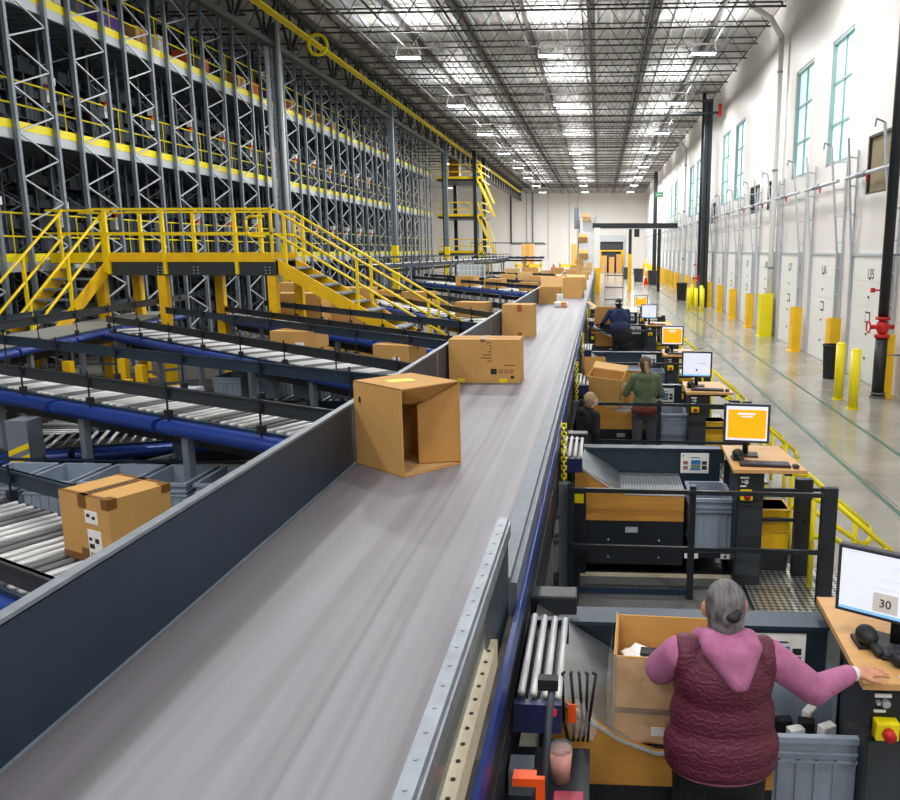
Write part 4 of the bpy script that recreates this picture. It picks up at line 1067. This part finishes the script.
        for yy in (.0, .8):
            MB().tube([(-.12, yy, 1.12), (.03, yy, 1.12), (.62, yy, .62), (.66, yy, .52), (.6, yy, .42), (.05, yy, .8), (-.12, yy, .8)], .024, 10).build('hand_rail', 'yellow2', sp, True)
            MB().cyl((.03, yy, .0), (.03, yy, 1.12), .024, 10).cyl((.5, yy, 0), (.5, yy, .72), .024, 10).cyl((-.12, yy, ZP), (-.12, yy, 1.12), .024, 10).build('rail_post', 'yellow2', sp, True)
    # yellow chain
    if i > 0:
        c = MB()
        for k in range(14):
            z = 1.78-.036*k; a0 = (k % 2)*PI/2; dx, dy = .018*math.cos(a0), .018*math.sin(a0)
            c.tube([(dx, dy, z), (dx, dy, z-.036), (-dx, -dy, z-.036), (-dx, -dy, z), (dx, dy, z)], .0075, 5)
        o = c.build('plastic_chain', 'yellow2', loc=(-.285, y0-.3, 0), smooth=True); tag(o, f'yellow plastic chain hanging on the belt side at the {lab}', 'chain')
M['pblue'] = mat('print_blue', '#2a7fc4', .6); M['pgreen'] = mat('print_green', '#7e9a86', .6); M['pred'] = mat('print_red', '#a8685e', .6)
tote0 = tote_src('grey_tote', 'large grey tote of packets beside the maroon-vested person', .5, .56, .5, (.75, 3.3, .552), 'totes at the workstations')
tote1 = tote_src('grey_tote', 'source', .38, .56, .5, (.87, 3.3, .552), 'totes at the workstations')
for i, y0 in enumerate(YS): station(i, y0, 'wowowo'[i])
bpy.data.objects.remove  # keep tote1 source replaced by its copy below
for ch in list(tote1.children): bpy.data.objects.remove(ch)
bpy.data.objects.remove(tote1)
sc = thing('handheld_scanner', 'purple and black scanner lying by the person\'s hand on the nearest desk', 'scanner', (1.38, 3.3, 1.401), rz=R(-20))
MB().box(-.03, .16, -.03, .03, .0, .03).build('handle', 'purple', sc, bevel=.01); MB().ball((-.05, 0, .035), (.045, .04, .035), 14, 8).build('scanner_head', 'rubber', sc, True)
o = MB().box(0, .07, 0, .04, 0, .012).build('paper_note', 'paper', loc=(1.3, 3.18, 1.401), rz=.2, bevel=.003); tag(o, 'crumpled white paper beside the hand on the nearest desk', 'paper')
o = MB().cyl((0, 0, .008), (.14, .01, .008), .008, 8).build('yellow_marker', 'yellow', loc=(1.37, 3.19, 1.401)); tag(o, 'yellow marker lying on the front edge of the nearest desk', 'marker')
# dark packages inside the nearest tote
for k, (x, y, z, a) in enumerate(((.98, 3.48, .0, .3), (1.04, 3.52, .0, -.2), (1.12, 3.45, .0, .5), (.94, 3.56, 0, .1), (1.08, 3.62, 0, .9))):
    o = MB().box(-.04, .04, -.025, .025, 0, .34+.02*(k % 3)).build('small_package', 'paper' if k % 2 == 0 else 'rubber', loc=(x, y+.13, .566), rz=a, bevel=.006)
    tag(o, ['white packet poking up at the middle of the nearest tote', 'black packet beside the white one in the nearest tote', 'white packet at the right in the nearest tote', 'black packet at the left in the nearest tote', 'white packet at the back of the nearest tote'][k], 'package')

# cartons at the stations
cb = opencarton('open cardboard box wrapped in clear film on the nearest chute', (.08, 3.14, 1.11), .46, .4, .4, R(-3), (), m='card')
MB().box(-.004, 0, 0, .4, 0, .41).build('side_flap', 'card2', cb)
f = MB(); N = 14
for a in range(N):
    for c in range(8):
        pass
def film(parent):
    v = []; fc = []; nu, nv = 26, 12
    for j in range(nv):
        for k in range(nu):
            u = k/(nu-1); w_ = j/(nv-1)
            # wraps the left and front faces of the carton
            if u < .45: x, y = -.015, .42-(u/.45)*.43
            else: x, y = -.015+(u-.45)/.55*.42, -.012
            x += -.012*math.sin(9*u+5*w_)*(1-abs(2*w_-1))-.006; y += -.01*math.sin(17*u+4*w_)-.006
            v.append((x-.02*(1-w_)*(u < .5), y, .005+.41*w_+.01*math.sin(20*u)))
    for j in range(nv-1):
        for k in range(nu-1): a = j*nu+k; fc.append((a, a+1, a+nu+1, a+nu))
    m = MB(); m.add(v, fc); m.build('plastic_film', 'film', parent, True)
film(cb)
MB().box(.16, .24, -.0035, .0, .04, .08).build('shipping_label', 'paper', cb)
MB().box(.0, .46, -.003, 0, .14, .165).build('fold_line', 'tape', cb)
for k in range(7):
    x, y = .14+.045*(k % 4)+.02, 3.28+.07*(k//4)+.03*(k % 2)
    o = MB().box(-.05, .05, -.03, .03, 0, .02).build('small_package', 'paper' if k % 3 else 'rubber', loc=(x, y, 1.36+.008*k), rz=.5*k, bevel=.004)
    o.rotation_euler.x = .2*math.sin(k); tag(o, 'small packet among the pile inside the film-wrapped box', 'package', 'packets in the film-wrapped box')
o = MB().box(.03, .42, .03, .36, .01, .25).build('kraft_bundle', 'card2', loc=(.08, 3.14, 1.112), rz=R(-3)); tag(o, 'kraft paper bundle filling the film-wrapped box', 'paper bundle')
# green hoodie station boxes
o = opencarton('tilted open cardboard box with a yellow sticker on the green hoodie chute', (-.17, 10.56, 1.16), .46, .3, .42, R(-12), ((3, .2),), m='card')
o.rotation_euler.x = R(14); o.rotation_euler.y = R(6)
MB().box(.12, .26, -.004, 0, .03, .08).build('sticker', 'ytape', o)
opencarton('cardboard box with upright flaps standing behind the tilted box', (-.2, 11.0, 1.42), .3, .2, .3, R(10), ((0, 1.3),))
carton('long low cardboard box at the back of the green hoodie chute', (.22, 10.98, 1.085), .55, .2, .24, 0, tape=False)
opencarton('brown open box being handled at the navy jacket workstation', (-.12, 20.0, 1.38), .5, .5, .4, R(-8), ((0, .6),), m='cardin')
# things at the bottom of the belt side
pl = thing('warning_pole', 'dark pole with orange flag clip standing beside the nearest chute', 'pole', (-.15, 2.55, 0))
MB().cyl((-.05, -.12, 1.1), (0, 0, 1.72), .014, 10).build('pole_tube', 'guard2', pl, True); MB().cyl((-.003, -.01, 1.6), (0, 0, 1.62), .018, 10).build('red_clip', 'red', pl)
MB().box(-.13, -.05, -.12, -.07, 1.4, 1.43).box(-.05, -.02, -.12, -.1, 1.25, 1.43).build('orange_flag', 'orange', pl)
MB().box(-.05, .02, -.02, .02, 1.7, 1.74).build('top_cap', 'rubber', pl)
cp = thing('drinks_tumbler', 'pink tumbler with clear lid beside the nearest chute', 'cup', (-.13, 2.75, 1.2))
MB().cyl((0, 0, 0), (0, 0, .13), .035, 20, .045).build('cup_body', 'coffee', cp, True); MB().cyl((0, 0, .13), (0, 0, .15), .046, 20, .04).build('lid', 'acryl', cp, True)
sh_ = MB().box(-.33, -.02, 2.5, 2.95, 1.17, 1.2).box(-.3, -.27, 2.55, 2.6, 0, 1.17).box(-.06, -.03, 2.55, 2.6, ZP, 1.17).build('side_shelf', 'black'); tag(sh_, 'small black shelf beside the belt holding the pink tumbler', 'shelf')
rb_ = MB().box(-.05, .05, -.04, .04, 0, .06).build('tool_box', 'pinkred', loc=(-.08, 2.56, 1.201), bevel=.006) if False else None
M['pinkred'] = mat('dusty_red', '#a83a52', .5)
rb_ = MB().box(-.06, .05, -.04, .04, 0, .05).build('tool_box', 'pinkred', loc=(-.09, 2.58, 1.201), bevel=.006); tag(rb_, 'small dusty red case on the side shelf', 'case')
bgp = thing('strap_bundle', 'bundle of black straps and clear bags hanging by the plywood chute front', 'straps', (-.1, 3.02, 1.2))
b = MB()
for k in range(5): b.tube([(-.03+.03*k, .03, .28), (-.035+.034*k, -.02, .3), (-.03+.03*k+.02*math.sin(k), -.03, .1), (-.01+.02*k, -.02, .0)], .007, 6)
b.build('strap', 'rubber', bgp, True)
b = MB().ball((.03, -.02, .1), (.05, .03, .09), 14, 9).ball((.08, -.01, .06), (.03, .02, .07), 12, 8); b.build('clear_bag', 'film', bgp, True)
MB().box(-.01, .02, -.05, -.04, .1, .18).build('orange_tag', 'orange', bgp)
# ------------------------------------------------------------------ people
def flesh(name, prims, mt, parent, voxel=.009, smooth=4, mats=None):
    b = MB()
    for p in prims:
        if p[0] == 'c':
            _, a, c, ra, rb = p
            b.cyl(a, c, ra, 16, rb); b.ball(a, (ra,)*3, 16, 10); b.ball(c, (rb,)*3, 16, 10)
        else:
            mt_ = Matrix.Rotation(p[3][1], 3, p[3][0]) if len(p) > 3 else None
            b.ball(p[1], p[2], 20, 14, mt=mt_)
    o = b.build(name, mt, parent, True)
    rm = o.modifiers.new('r', 'REMESH'); rm.mode = 'VOXEL'; rm.voxel_size = voxel; rm.use_smooth_shade = True
    sm = o.modifiers.new('s', 'SMOOTH'); sm.iterations = smooth; sm.factor = .5
    bpy.context.view_layer.update()
    me = bpy.data.meshes.new_from_object(o.evaluated_get(bpy.context.evaluated_depsgraph_get()))
    o.modifiers.clear(); o.data = me
    return o
def V(*a): return Vector(a)
def hand(wr, dirv, palm, r=.0085, curl=.5, spread=1.):
    """prims for a palm, four unequal bent fingers and a thumb; dirv = pointing direction, palm = palm normal"""
    d = Vector(dirv).normalized(); n = Vector(palm).normalized(); s = d.cross(n).normalized()
    P = [('c', wr, wr+d*.04, .024, .028)]
    for k in range(4):
        P.append(('c', wr+d*.02+s*(k-1.5)*.016, wr+d*.085+s*(k-1.5)*.019, .013, .0115))
    for k, ln in enumerate((.062, .075, .07, .052)):
        a = wr+d*.085+s*(k-1.5)*.020; dd = (d+s*(k-1.5)*.09*spread).normalized()
        b_ = a+dd*ln*.5+n*ln*.10*curl; c = b_+dd*ln*.5*math.cos(curl*.8)+n*ln*.5*math.sin(curl*.8)
        P += [('c', a, b_, r*1.05, r*.95), ('c', b_, c, r*.95, r*.8)]
    t0 = wr+d*.025-s*.026; t1 = t0-s*.028+d*.03+n*.01; t2 = t1+d*.03-s*.006+n*.006
    P += [('c', t0, t1, .013, r*1.15), ('c', t1, t2, r*1.15, r*.95)]
    return P
def face(hc, fw, side, r):
    """nose, brow, lips, ears, eyes sockets on a head"""
    P = [('e', hc+fw*r*.98+V(0, 0, -.01), (.014, .014, .022)), ('e', hc+fw*r*.8+V(0, 0, -.075), (.03, .03, .02)),
         ('e', hc+fw*r*.97+V(0, 0, -.05), (.022, .012, .008)), ('e', hc+side*.083, (.012, .018, .03)), ('e', hc-side*.083, (.012, .018, .03))]
    return P
def eyes(parent, hc, fw, side, r):
    b = MB()
    for s in (-1, 1): b.ball(hc+fw*r*.93+side*s*.032+V(0, 0, .012), (.011, .011, .011), 10, 8)
    b.build('eyes', 'paper', parent, True)
    b = MB()
    for s in (-1, 1): b.ball(hc+fw*(r*.93+.008)+side*s*.032+V(0, 0, .012), (.005, .005, .005), 8, 6)
    b.build('pupils', 'ink', parent, True)

# --- nearest person
p = thing('person', 'person with grey tied hair in a maroon quilted vest and pink hoodie', 'person', (.5, 2.93, ZP))
hc = V(.0, .03, 1.475); fw = V(-.15, .98, -.2).normalized(); sd = V(.98, .15, 0)
shL, shR = V(-.165, 0, 1.30), V(.165, 0, 1.30)
elL, elR = V(-.235, .07, 1.19), V(.37, .04, 1.13)
wrL, wrR = V(-.17, .27, 1.17), V(.575, .20, 1.115)
body = [('e', hc, (.076, .095, .108)), ('e', hc+V(0, .02, -.05), (.062, .075, .07)), ('c', V(0, .0, 1.3), V(0, .02, 1.42), .052, .048)]
body += face(hc, fw, sd, .095)
body += [('e', V(0, 0, 1.18), (.16, .1, .17)), ('e', V(0, 0, .95), (.175, .12, .16)), ('c', shL, elL, .045, .038), ('c', shR, elR, .045, .038), ('c', elL, wrL, .036, .026), ('c', elR, wrR, .036, .026), ('c', V(-.1, 0, 1.3), V(.1, 0, 1.3), .06, .06)]
body += [('c', V(s*.09, 0, .86), V(s*.1, .0, .48), .085, .058) for s in (-1, 1)]+[('c', V(s*.1, 0, .48), V(s*.1, -.02, .08), .055, .036) for s in (-1, 1)]+[('c', V(s*.1, -.02, .05), V(s*.11, .12, .03), .035, .03) for s in (-1, 1)]
body += hand(wrR+V(.0, 0, 0), (.9, .32, -.06), (0, 0, -1), curl=.35)+hand(wrL, (.1, .95, -.3), (0, 0, -1), curl=.7)
flesh('body', body, 'skin', p, .0055, 2)
eyes(p, hc, fw, sd, .095)
vest = [('e', V(0, -.01, 1.2), (.2, .125, .17)), ('e', V(-.15, 0, 1.28), (.07, .085, .095)), ('e', V(.15, 0, 1.28), (.07, .085, .095)), ('e', V(0, -.05, 1.2), (.18, .1, .14)), ('e', V(0, -.015, 1.05), (.21, .135, .19)), ('e', V(0, -.02, .93), (.232, .15, .15)), ('c', V(-.14, 0, 1.31), V(.14, 0, 1.31), .062, .062), ('e', V(0, -.02, .87), (.228, .148, .1))]
flesh('quilted_vest', vest, 'vest', p, .011, 6)
hd = [('c', shL+V(-.01, 0, -.01), elL, .072, .068), ('c', elL, wrL+V(0, -.03, 0), .062, .044), ('c', shR+V(.01, 0, -.01), elR, .07, .062), ('c', elR, wrR+V(-.03, -.01, 0), .058, .042)]
hd += [('c', shL, shR, .05, .05), ('e', V(0, -.0, 1.1), (.15, .1, .2))]
hd += [('c', V(-.07, -.05, 1.385), V(.08, -.05, 1.385), .042, .042), ('c', V(-.06, -.09, 1.37), V(.03, -.145, 1.25), .045, .032), ('c', V(.085, -.09, 1.37), V(.045, -.145, 1.25), .045, .032), ('e', V(.02, -.11, 1.32), (.075, .05, .075)), ('c', V(-.09, .02, 1.36), V(.0, .1, 1.3), .035, .035), ('c', V(.09, .02, 1.36), V(0, .1, 1.3), .035, .035)]
hd += [('e', V(0, -.02, .835), (.212, .138, .05))]
flesh('hoodie', hd, 'pink', p, .009, 9)
M['white_cuff'] = mat('white_cuff', '#dcd8d8', .8)
flesh('cuff', [('c', wrR+V(-.035, -.012, 0), wrR+V(.0, 0, 0), .034, .031)], 'white_cuff', p, .007, 2)
flesh('trousers', [('e', V(0, 0, .82), (.19, .13, .13))]+[('c', V(s*.09, 0, .8), V(s*.1, 0, .48), .1, .075) for s in (-1, 1)]+[('c', V(s*.1, 0, .48), V(s*.1, -.02, .1), .075, .06) for s in (-1, 1)], 'trouser', p, .012, 4)
for s in (-1, 1): flesh('shoe', [('c', V(s*.1, -.04, .05), V(s*.11, .13, .045), .045, .04)], 'rubber', p, .009, 2)
hr = [('e', hc+V(0, -.018, .018), (.08, .097, .104)), ('e', hc+V(0, -.055, -.045), (.072, .055, .07)), ('e', hc+V(.0, -.1, -.0), (.03, .03, .03)), ('e', hc+V(-.05, -.04, -.09), (.03, .03, .035)), ('e', hc+V(.05, -.04, -.09), (.03, .03, .035))]
flesh('hair', hr, 'hairg', p, .007, 3)
ho = flesh('hair_clip', [('e', hc+V(.015, -.118, .012), (.03, .018, .02)), ('e', hc+V(.035, -.11, .03), (.015, .015, .015))], 'hairk', p, .006, 2)

# --- generic standing worker
def worker(label, loc, rz, h, lean, top, bottom, hair, skin='skin2', armL=None, armR=None, tail=False, extra=None, wide=1.):
    k = h/1.65
    t = thing('person', label, 'person', loc, rz=rz); t.scale = (k, k, k)
    f = lean; hp = V(0, 0, .86); ch = V(0, f*.7, 1.2); sc_ = V(0, f, 1.33); hc = V(0, f*1.25+.02, 1.515)
    shL, shR = sc_+V(-.165*wide, 0, 0), sc_+V(.165*wide, 0, 0)
    eL, wL = armL or (V(-.25, f+.05, 1.08), V(-.2, f+.25, 1.02)); eR, wR = armR or (V(.25, f+.05, 1.08), V(.2, f+.25, 1.02))
    legs = [('c', V(s*.09, 0, .84), V(s*.1, .0, .46), .08, .055) for s in (-1, 1)]+[('c', V(s*.1, 0, .46), V(s*.1, -.02, .08), .052, .035) for s in (-1, 1)]+[('c', V(s*.1, -.03, .045), V(s*.11, .13, .03), .035, .028) for s in (-1, 1)]
    bd = [('e', hc, (.074, .092, .108)), ('e', hc+V(0, .02, -.05), (.06, .07, .065)), ('c', sc_, hc+V(0, -.01, -.06), .05, .047), ('e', ch, (.15, .095, .17)), ('e', hp+V(0, 0, .06), (.15, .1, .14)),
          ('c', shL, eL, .042, .036), ('c', eL, wL, .034, .025), ('c', shR, eR, .042, .036), ('c', eR, wR, .034, .025), ('c', hp, ch, .1, .1), ('c', shL, shR, .05, .05)]
    bd += face(hc, V(0, 1, 0), V(1, 0, 0), .092)+legs+hand(wL, (wL-eL), (0, 0, -1), curl=.7)+hand(wR, (wR-eR), (0, 0, -1), curl=.7)
    flesh('body', bd, skin, t, .0075, 2); eyes(t, hc, V(0, 1, 0), V(1, 0, 0), .092)
    jk = [('e', ch+V(0, -.01, -.02), (.19*wide, .125, .2)), ('e', hp+V(0, 0, .12), (.185*wide, .125, .16)), ('c', hp+V(0, 0, .1), ch, .13, .13), ('c', shL, shR, .062, .062), ('c', shL, eL, .066, .056), ('c', eL, wL-(wL-eL)*.1, .054, .04), ('c', shR, eR, .066, .056), ('c', eR, wR-(wR-eR)*.1, .054, .04),
          ('e', sc_+V(0, -.09, -.0), (.1, .05, .07)), ('c', sc_+V(-.06, 0, .05), sc_+V(.06, 0, .05), .045, .045)]
    flesh('jacket', jk, top, t, .011, 4)
    flesh('trousers', [('e', hp+V(0, 0, -.02), (.175*wide, .12, .13))]+[('c', V(s*.09, 0, .82), V(s*.1, 0, .46), .095, .07) for s in (-1, 1)]+[('c', V(s*.1, 0, .46), V(s*.1, -.02, .09), .07, .055) for s in (-1, 1)], bottom, t, .012, 3)
    for s in (-1, 1): flesh('shoe', [('c', V(s*.1, -.045, .05), V(s*.11, .14, .04), .044, .038)], 'rubber', t, .01, 2)
    hr = [('e', hc+V(0, -.02, .02), (.083, .097, .105)), ('e', hc+V(0, -.05, -.04), (.068, .052, .07))]
    flesh('hair', hr, hair, t, .008, 2)
    if tail: flesh('ponytail', [('c', hc+V(0, -.1, .03), hc+V(.01, -.125, -.08), .032, .034), ('c', hc+V(.01, -.125, -.08), hc+V(.02, -.11, -.2), .034, .015)], 'hairbl', t, .008, 2)
    if extra: extra(t, hc, hp)
    return t
def ex2(t, hc, hp):
    flesh('waist_garment', [('e', hp+V(0, -.01, .02), (.195, .135, .1))], 'maroon', t, .011, 3)
worker('person with a ponytail in an olive green hoodie, seen from behind at the third station', (.6, 10.26, ZP), R(6), 1.52, .02, 'olive', 'gtrouser', 'hairb', wide=.9, armL=(V(-.26, .08, 1.1), V(-.2, .26, 1.08)), tail=True, extra=ex2)
def ex3(t, hc, hp):
    b = MB()
    for k in range(20):
        a0, a1 = 2*PI*k/20, 2*PI*(k+1)/20
        b.bar(hc+V(.088*math.cos(a0), -.01+.1*math.sin(a0), .02), hc+V(.088*math.cos(a1), -.01+.1*math.sin(a1), .02), .01, .03)
    b.build('headband', 'paper', t)
    flesh('coat_hem', [('e', hp+V(.05, -.02, -.1), (.24, .16, .25)), ('e', hp+V(.12, -.02, -.3), (.2, .13, .16))], 'trouser', t, .014, 3)
worker('person in a navy jacket and headband leaning over a box at a far station', (.5, 19.3, ZP), R(14), 1.72, .12, 'navy', 'trouser', 'hairk', wide=1.25, armL=(V(-.33, .2, 1.1), V(-.36, .42, 1.0)), extra=ex3)
def ex4(t, hc, hp): flesh('face_mask', [('e', hc+V(0, .06, -.045), (.06, .05, .045))], 'maskb', t, .007, 2)
M['maskb'] = mat('blue_mask', '#7fb2cf', .8)
w4 = worker('crouched person with light brown hair and pale blue mask between the belt and the chutes', (-.17, 8.75, ZP), R(-50), 1.3, .1, 'trouser', 'trouser', 'hairbl', extra=ex4, armL=(V(-.22, .06, 1.08), V(-.16, .1, .86)), armR=(V(.22, .06, 1.08), V(.16, .1, .86)))
w5 = worker('small distant person in a red top by the yellow gates near the back wall', (-5.0, 88, 0), 0, 1.7, 0, 'red', 'trouser', 'hairk')
w6 = worker('small distant person in a blue top near the far conveyors', (-7.2, 80, 0), R(40), 1.7, 0, 'blue', 'trouser', 'hairk')

# ------------------------------------------------------------------ far right aisle
gp = thing('aisle_gantry', 'dark horizontal gantry beam on posts across the far aisle', 'gantry', (0, 64, 0))
MB().box(-.6, 6.0, -.15, .15, 4.85, 5.25).build('beam', 'black', gp); MB().box(-.5, 5.9, -.17, -.15, 4.8, 4.86).build('light_strip', 'galvl', gp)
for x in (2.35, 4.6): MB().box(x-.12, x+.12, -.12, .12, 0, 4.85).build('post', 'black', gp)
MB().box(2.2, 2.5, -.14, .14, 0, 2.9).build('post_guard', 'yellow3', gp)
MB().box(2.65, 3.05, -.2, .1, 4.2, 4.8).build('camera_box', 'black', gp)
for i, (x, z) in enumerate(((-.35, 4.6),)):
    o = thing('wall_portal', 'tall white panel with a yellow foot beside the incline', 'panel', (-.25, 60, 0))
    MB().box(-.2, .25, 0, .15, 0, 4.8).build('panel', 'white', o); MB().box(-.22, .27, -.03, 0, 0, 1.9).build('guard', 'yellow3', o)
dr = thing('end_doorway', 'doorway in the back wall with roll-up header, yellow jambs and stacked goods', 'doorway', (1.5, YB-.05, 0))
MB().box(-2.3, -1.9, -.15, 0, 0, 4.4).box(1.9, 2.3, -.15, 0, 0, 4.4).box(-2.3, 2.3, -.4, 0, 4.4, 5.3).build('frame', 'galvl', dr)
MB().box(-1.9, 2.1, -.3, -.2, 3.0, 3.2).box(-1.9, -1.3, -.3, -.1, 0, 3.0).box(1.6, 2.1, -.3, -.1, 0, 3.0).build('yellow_jamb', 'yellow3', dr)
MB().box(-2.6, 2.5, .3, .34, 0, 5).build('dark_opening', 'guard2', dr)
struct(MB().box(-3, 6, YB+2.4, YB+2.5, 0, 5).box(-3, 6, YB+.3, YB+2.4, 5, 5.1).box(-3, 6, YB+.3, YB+2.4, -.2, 0).build('wall_portal', 'wall'))
for i, (x, h) in enumerate(((.2, 2.4), (1.3, 2.2), (2.4, 2.6))): carton(['leftmost brown stack in the far doorway', 'middle brown stack in the far doorway', 'rightmost brown stack in the far doorway'][i], (x, YB-2.2+.4*i, 0), .8, .6, h, 0, tape=False)
for i, (x, y, lab) in enumerate(((4.0, 84, 'grey bin on the far aisle left of the orange cones'), (5.0, 76, 'dark bin on the far aisle right of the orange cones'), (3.0, 90, 'small dark bin far down the aisle'))): bin_(x, y, lab, .55, 1.3, 'guard2')
def cone(x, y, lab, m='orange', h=1.2):
    t = thing('safety_cone', lab, 'cone', (x, y, 0))
    MB().cyl((0, 0, .03), (0, 0, h), .2, 16, .05).build('cone', m, t, True); MB().box(-.3, .3, -.3, .3, 0, .03).build('base', m, t)
    MB().cyl((0, 0, h*.5), (0, 0, h*.65), .135, 16, .115).build('reflective_band', 'paper', t)
cone(4.35, 77, 'orange cone on the far aisle, left'); cone(4.75, 76.8, 'orange cone on the far aisle, right'); cone(4.5, 78.5, 'yellow tall cone behind the two orange ones', 'yellow', 2.4)
ct = thing('wire_cart', 'black wire trolley on the aisle floor beside the belt end', 'cart', (.3, 47.5, 0))
for z in (.3, 1.0, 1.7): MB().box(0, 1.1, 0, .8, z, z+.05).build('shelf', 'guard2', ct)
for x in (0, 1.06):
    for y in (0, .76): MB().box(x, x+.04, y, y+.04, .1, 2.3).cyl((x, y+.02, .06), (x+.04, y+.02, .06), .06, 10).build('post', 'galvd', ct)
tbm = thing('steel_table', 'low pale steel table behind the navy jacket person', 'table', (-.2, 28.2, 0))
MB().box(0, 1.5, 0, 3.5, .85, .9).build('table_top', 'galvl', tbm)
for x in (0.02, 1.4):
    for y in (.02, 3.4): MB().box(x, x+.06, y, y+.06, 0, .85).build('leg', 'galvd', tbm)
# yellow barrier frames by the back wall
for i, x in enumerate((-9.6, -4.6)):
    t = thing('pallet_gate', ['yellow barrier frame near the back wall, left of the pair', 'yellow barrier frame near the back wall, right of the pair'][i], 'barrier', (x, 92, 0))
    for dx in (0, 1.4, 2.8): MB().box(dx, dx+.15, 0, .15, 0, 1.9).build('post', 'yellow3', t)
    MB().box(0, 2.95, 0, .12, 1.3, 1.6).box(0, 2.95, 0, .12, .5, .7).build('rail', 'yellow3', t)
    carton(['tall brown box standing behind the left yellow barrier', 'tall brown box standing behind the right yellow barrier'][i], (x+(.6 if i == 0 else 1.3), 93, 0), 1.4, 1.2, 3.9, tape=False)
cg = thing('wire_cage', 'white wire cage container beyond the stairs', 'cage', (-7.5, 42, 1.25))
b = MB()
for k in range(8):
    b.box(k*.2, k*.2+.03, 0, .03, 0, 1.2)
for k in range(5): b.box(0, 1.43, 0, .03, k*.29, k*.29+.03)
b.build('front_mesh', 'white', cg); MB().box(0, 1.43, .9, .93, 0, 1.2).box(0, .03, 0, .93, 0, 1.2).box(1.4, 1.43, 0, .93, 0, 1.2).build('side_mesh', 'galvl', cg)
MB().box(0, 1.43, 0, .93, -.05, 0).box(0, .1, 0, .1, -1.25, -.05).box(1.33, 1.43, 0, .1, -1.25, -.05).box(0, .1, .83, .93, -1.25, -.05).box(1.33, 1.43, .83, .93, -1.25, -.05).build('base', 'galvd', cg)
# pipes on the back wall
for i, (x, z0, m) in enumerate(((-13.1, 4.1, 'dark'), (-9.9, 4.1, 'galvd'), (-10.8, 0, 'galvd'), (-4.5, 0, 'galvl'), (-3.3, 0, 'galvl'), (-7.6, 2, 'galvl'))):
    o = MB().cyl((x, YB-.15, z0), (x, YB-.15, ZC-.6), .12 if i < 2 else .05, 8).build('wall_pipe', m)
    if i == 0: 
        MB().cyl((x, YB-.15, 4.1), (-8, YB-.15, 4.1), .1, 8).build('cross_pipe', 'galvd', o)
    tag(o, ['brown vertical pipe on the back wall with a cross pipe at its foot', 'grey vertical pipe on the back wall above the cross pipe', 'thin conduit between the two thick pipes on the back wall', 'pale conduit on the back wall left of the incline', 'pale conduit on the back wall beside the incline', 'short pale conduit in the middle of the back wall'][i], 'pipe')
ex = MB().box(-.3, .3, -.03, .03, 0, .3).build('exit_sign', 'exitg', loc=(5.75, 62, 8.2)) if False else None
M['exitg'] = mat('green_sign', '#2f9a72', .5)
ex = thing('hanging_sign', 'small green sign beside the farthest black column', 'sign', (6.1, 86, 8.6)); MB().box(-.4, .4, -.03, .03, 0, .5).build('sign_board', 'exitg', ex); MB().box(-.3, .3, -.035, -.03, .2, .3).build('sign_print', 'paper', ex)

# ------------------------------------------------------------------ world and view
w = bpy.data.worlds.new('world'); S.world = w; w.use_nodes = True
w.node_tree.nodes['Background'].inputs[0].default_value = (.75, .85, 1, 1); w.node_tree.nodes['Background'].inputs[1].default_value = 1
S.view_settings.view_transform = 'Standard'; S.view_settings.look = 'None'; S.view_settings.gamma = 1; S.view_settings.exposure = 0
S.cycles.use_denoising = True
S.cycles.max_bounces = 7; S.cycles.diffuse_bounces = 4; S.cycles.glossy_bounces = 3; S.cycles.transparent_max_bounces = 8
S.cycles.sample_clamp_indirect = 4
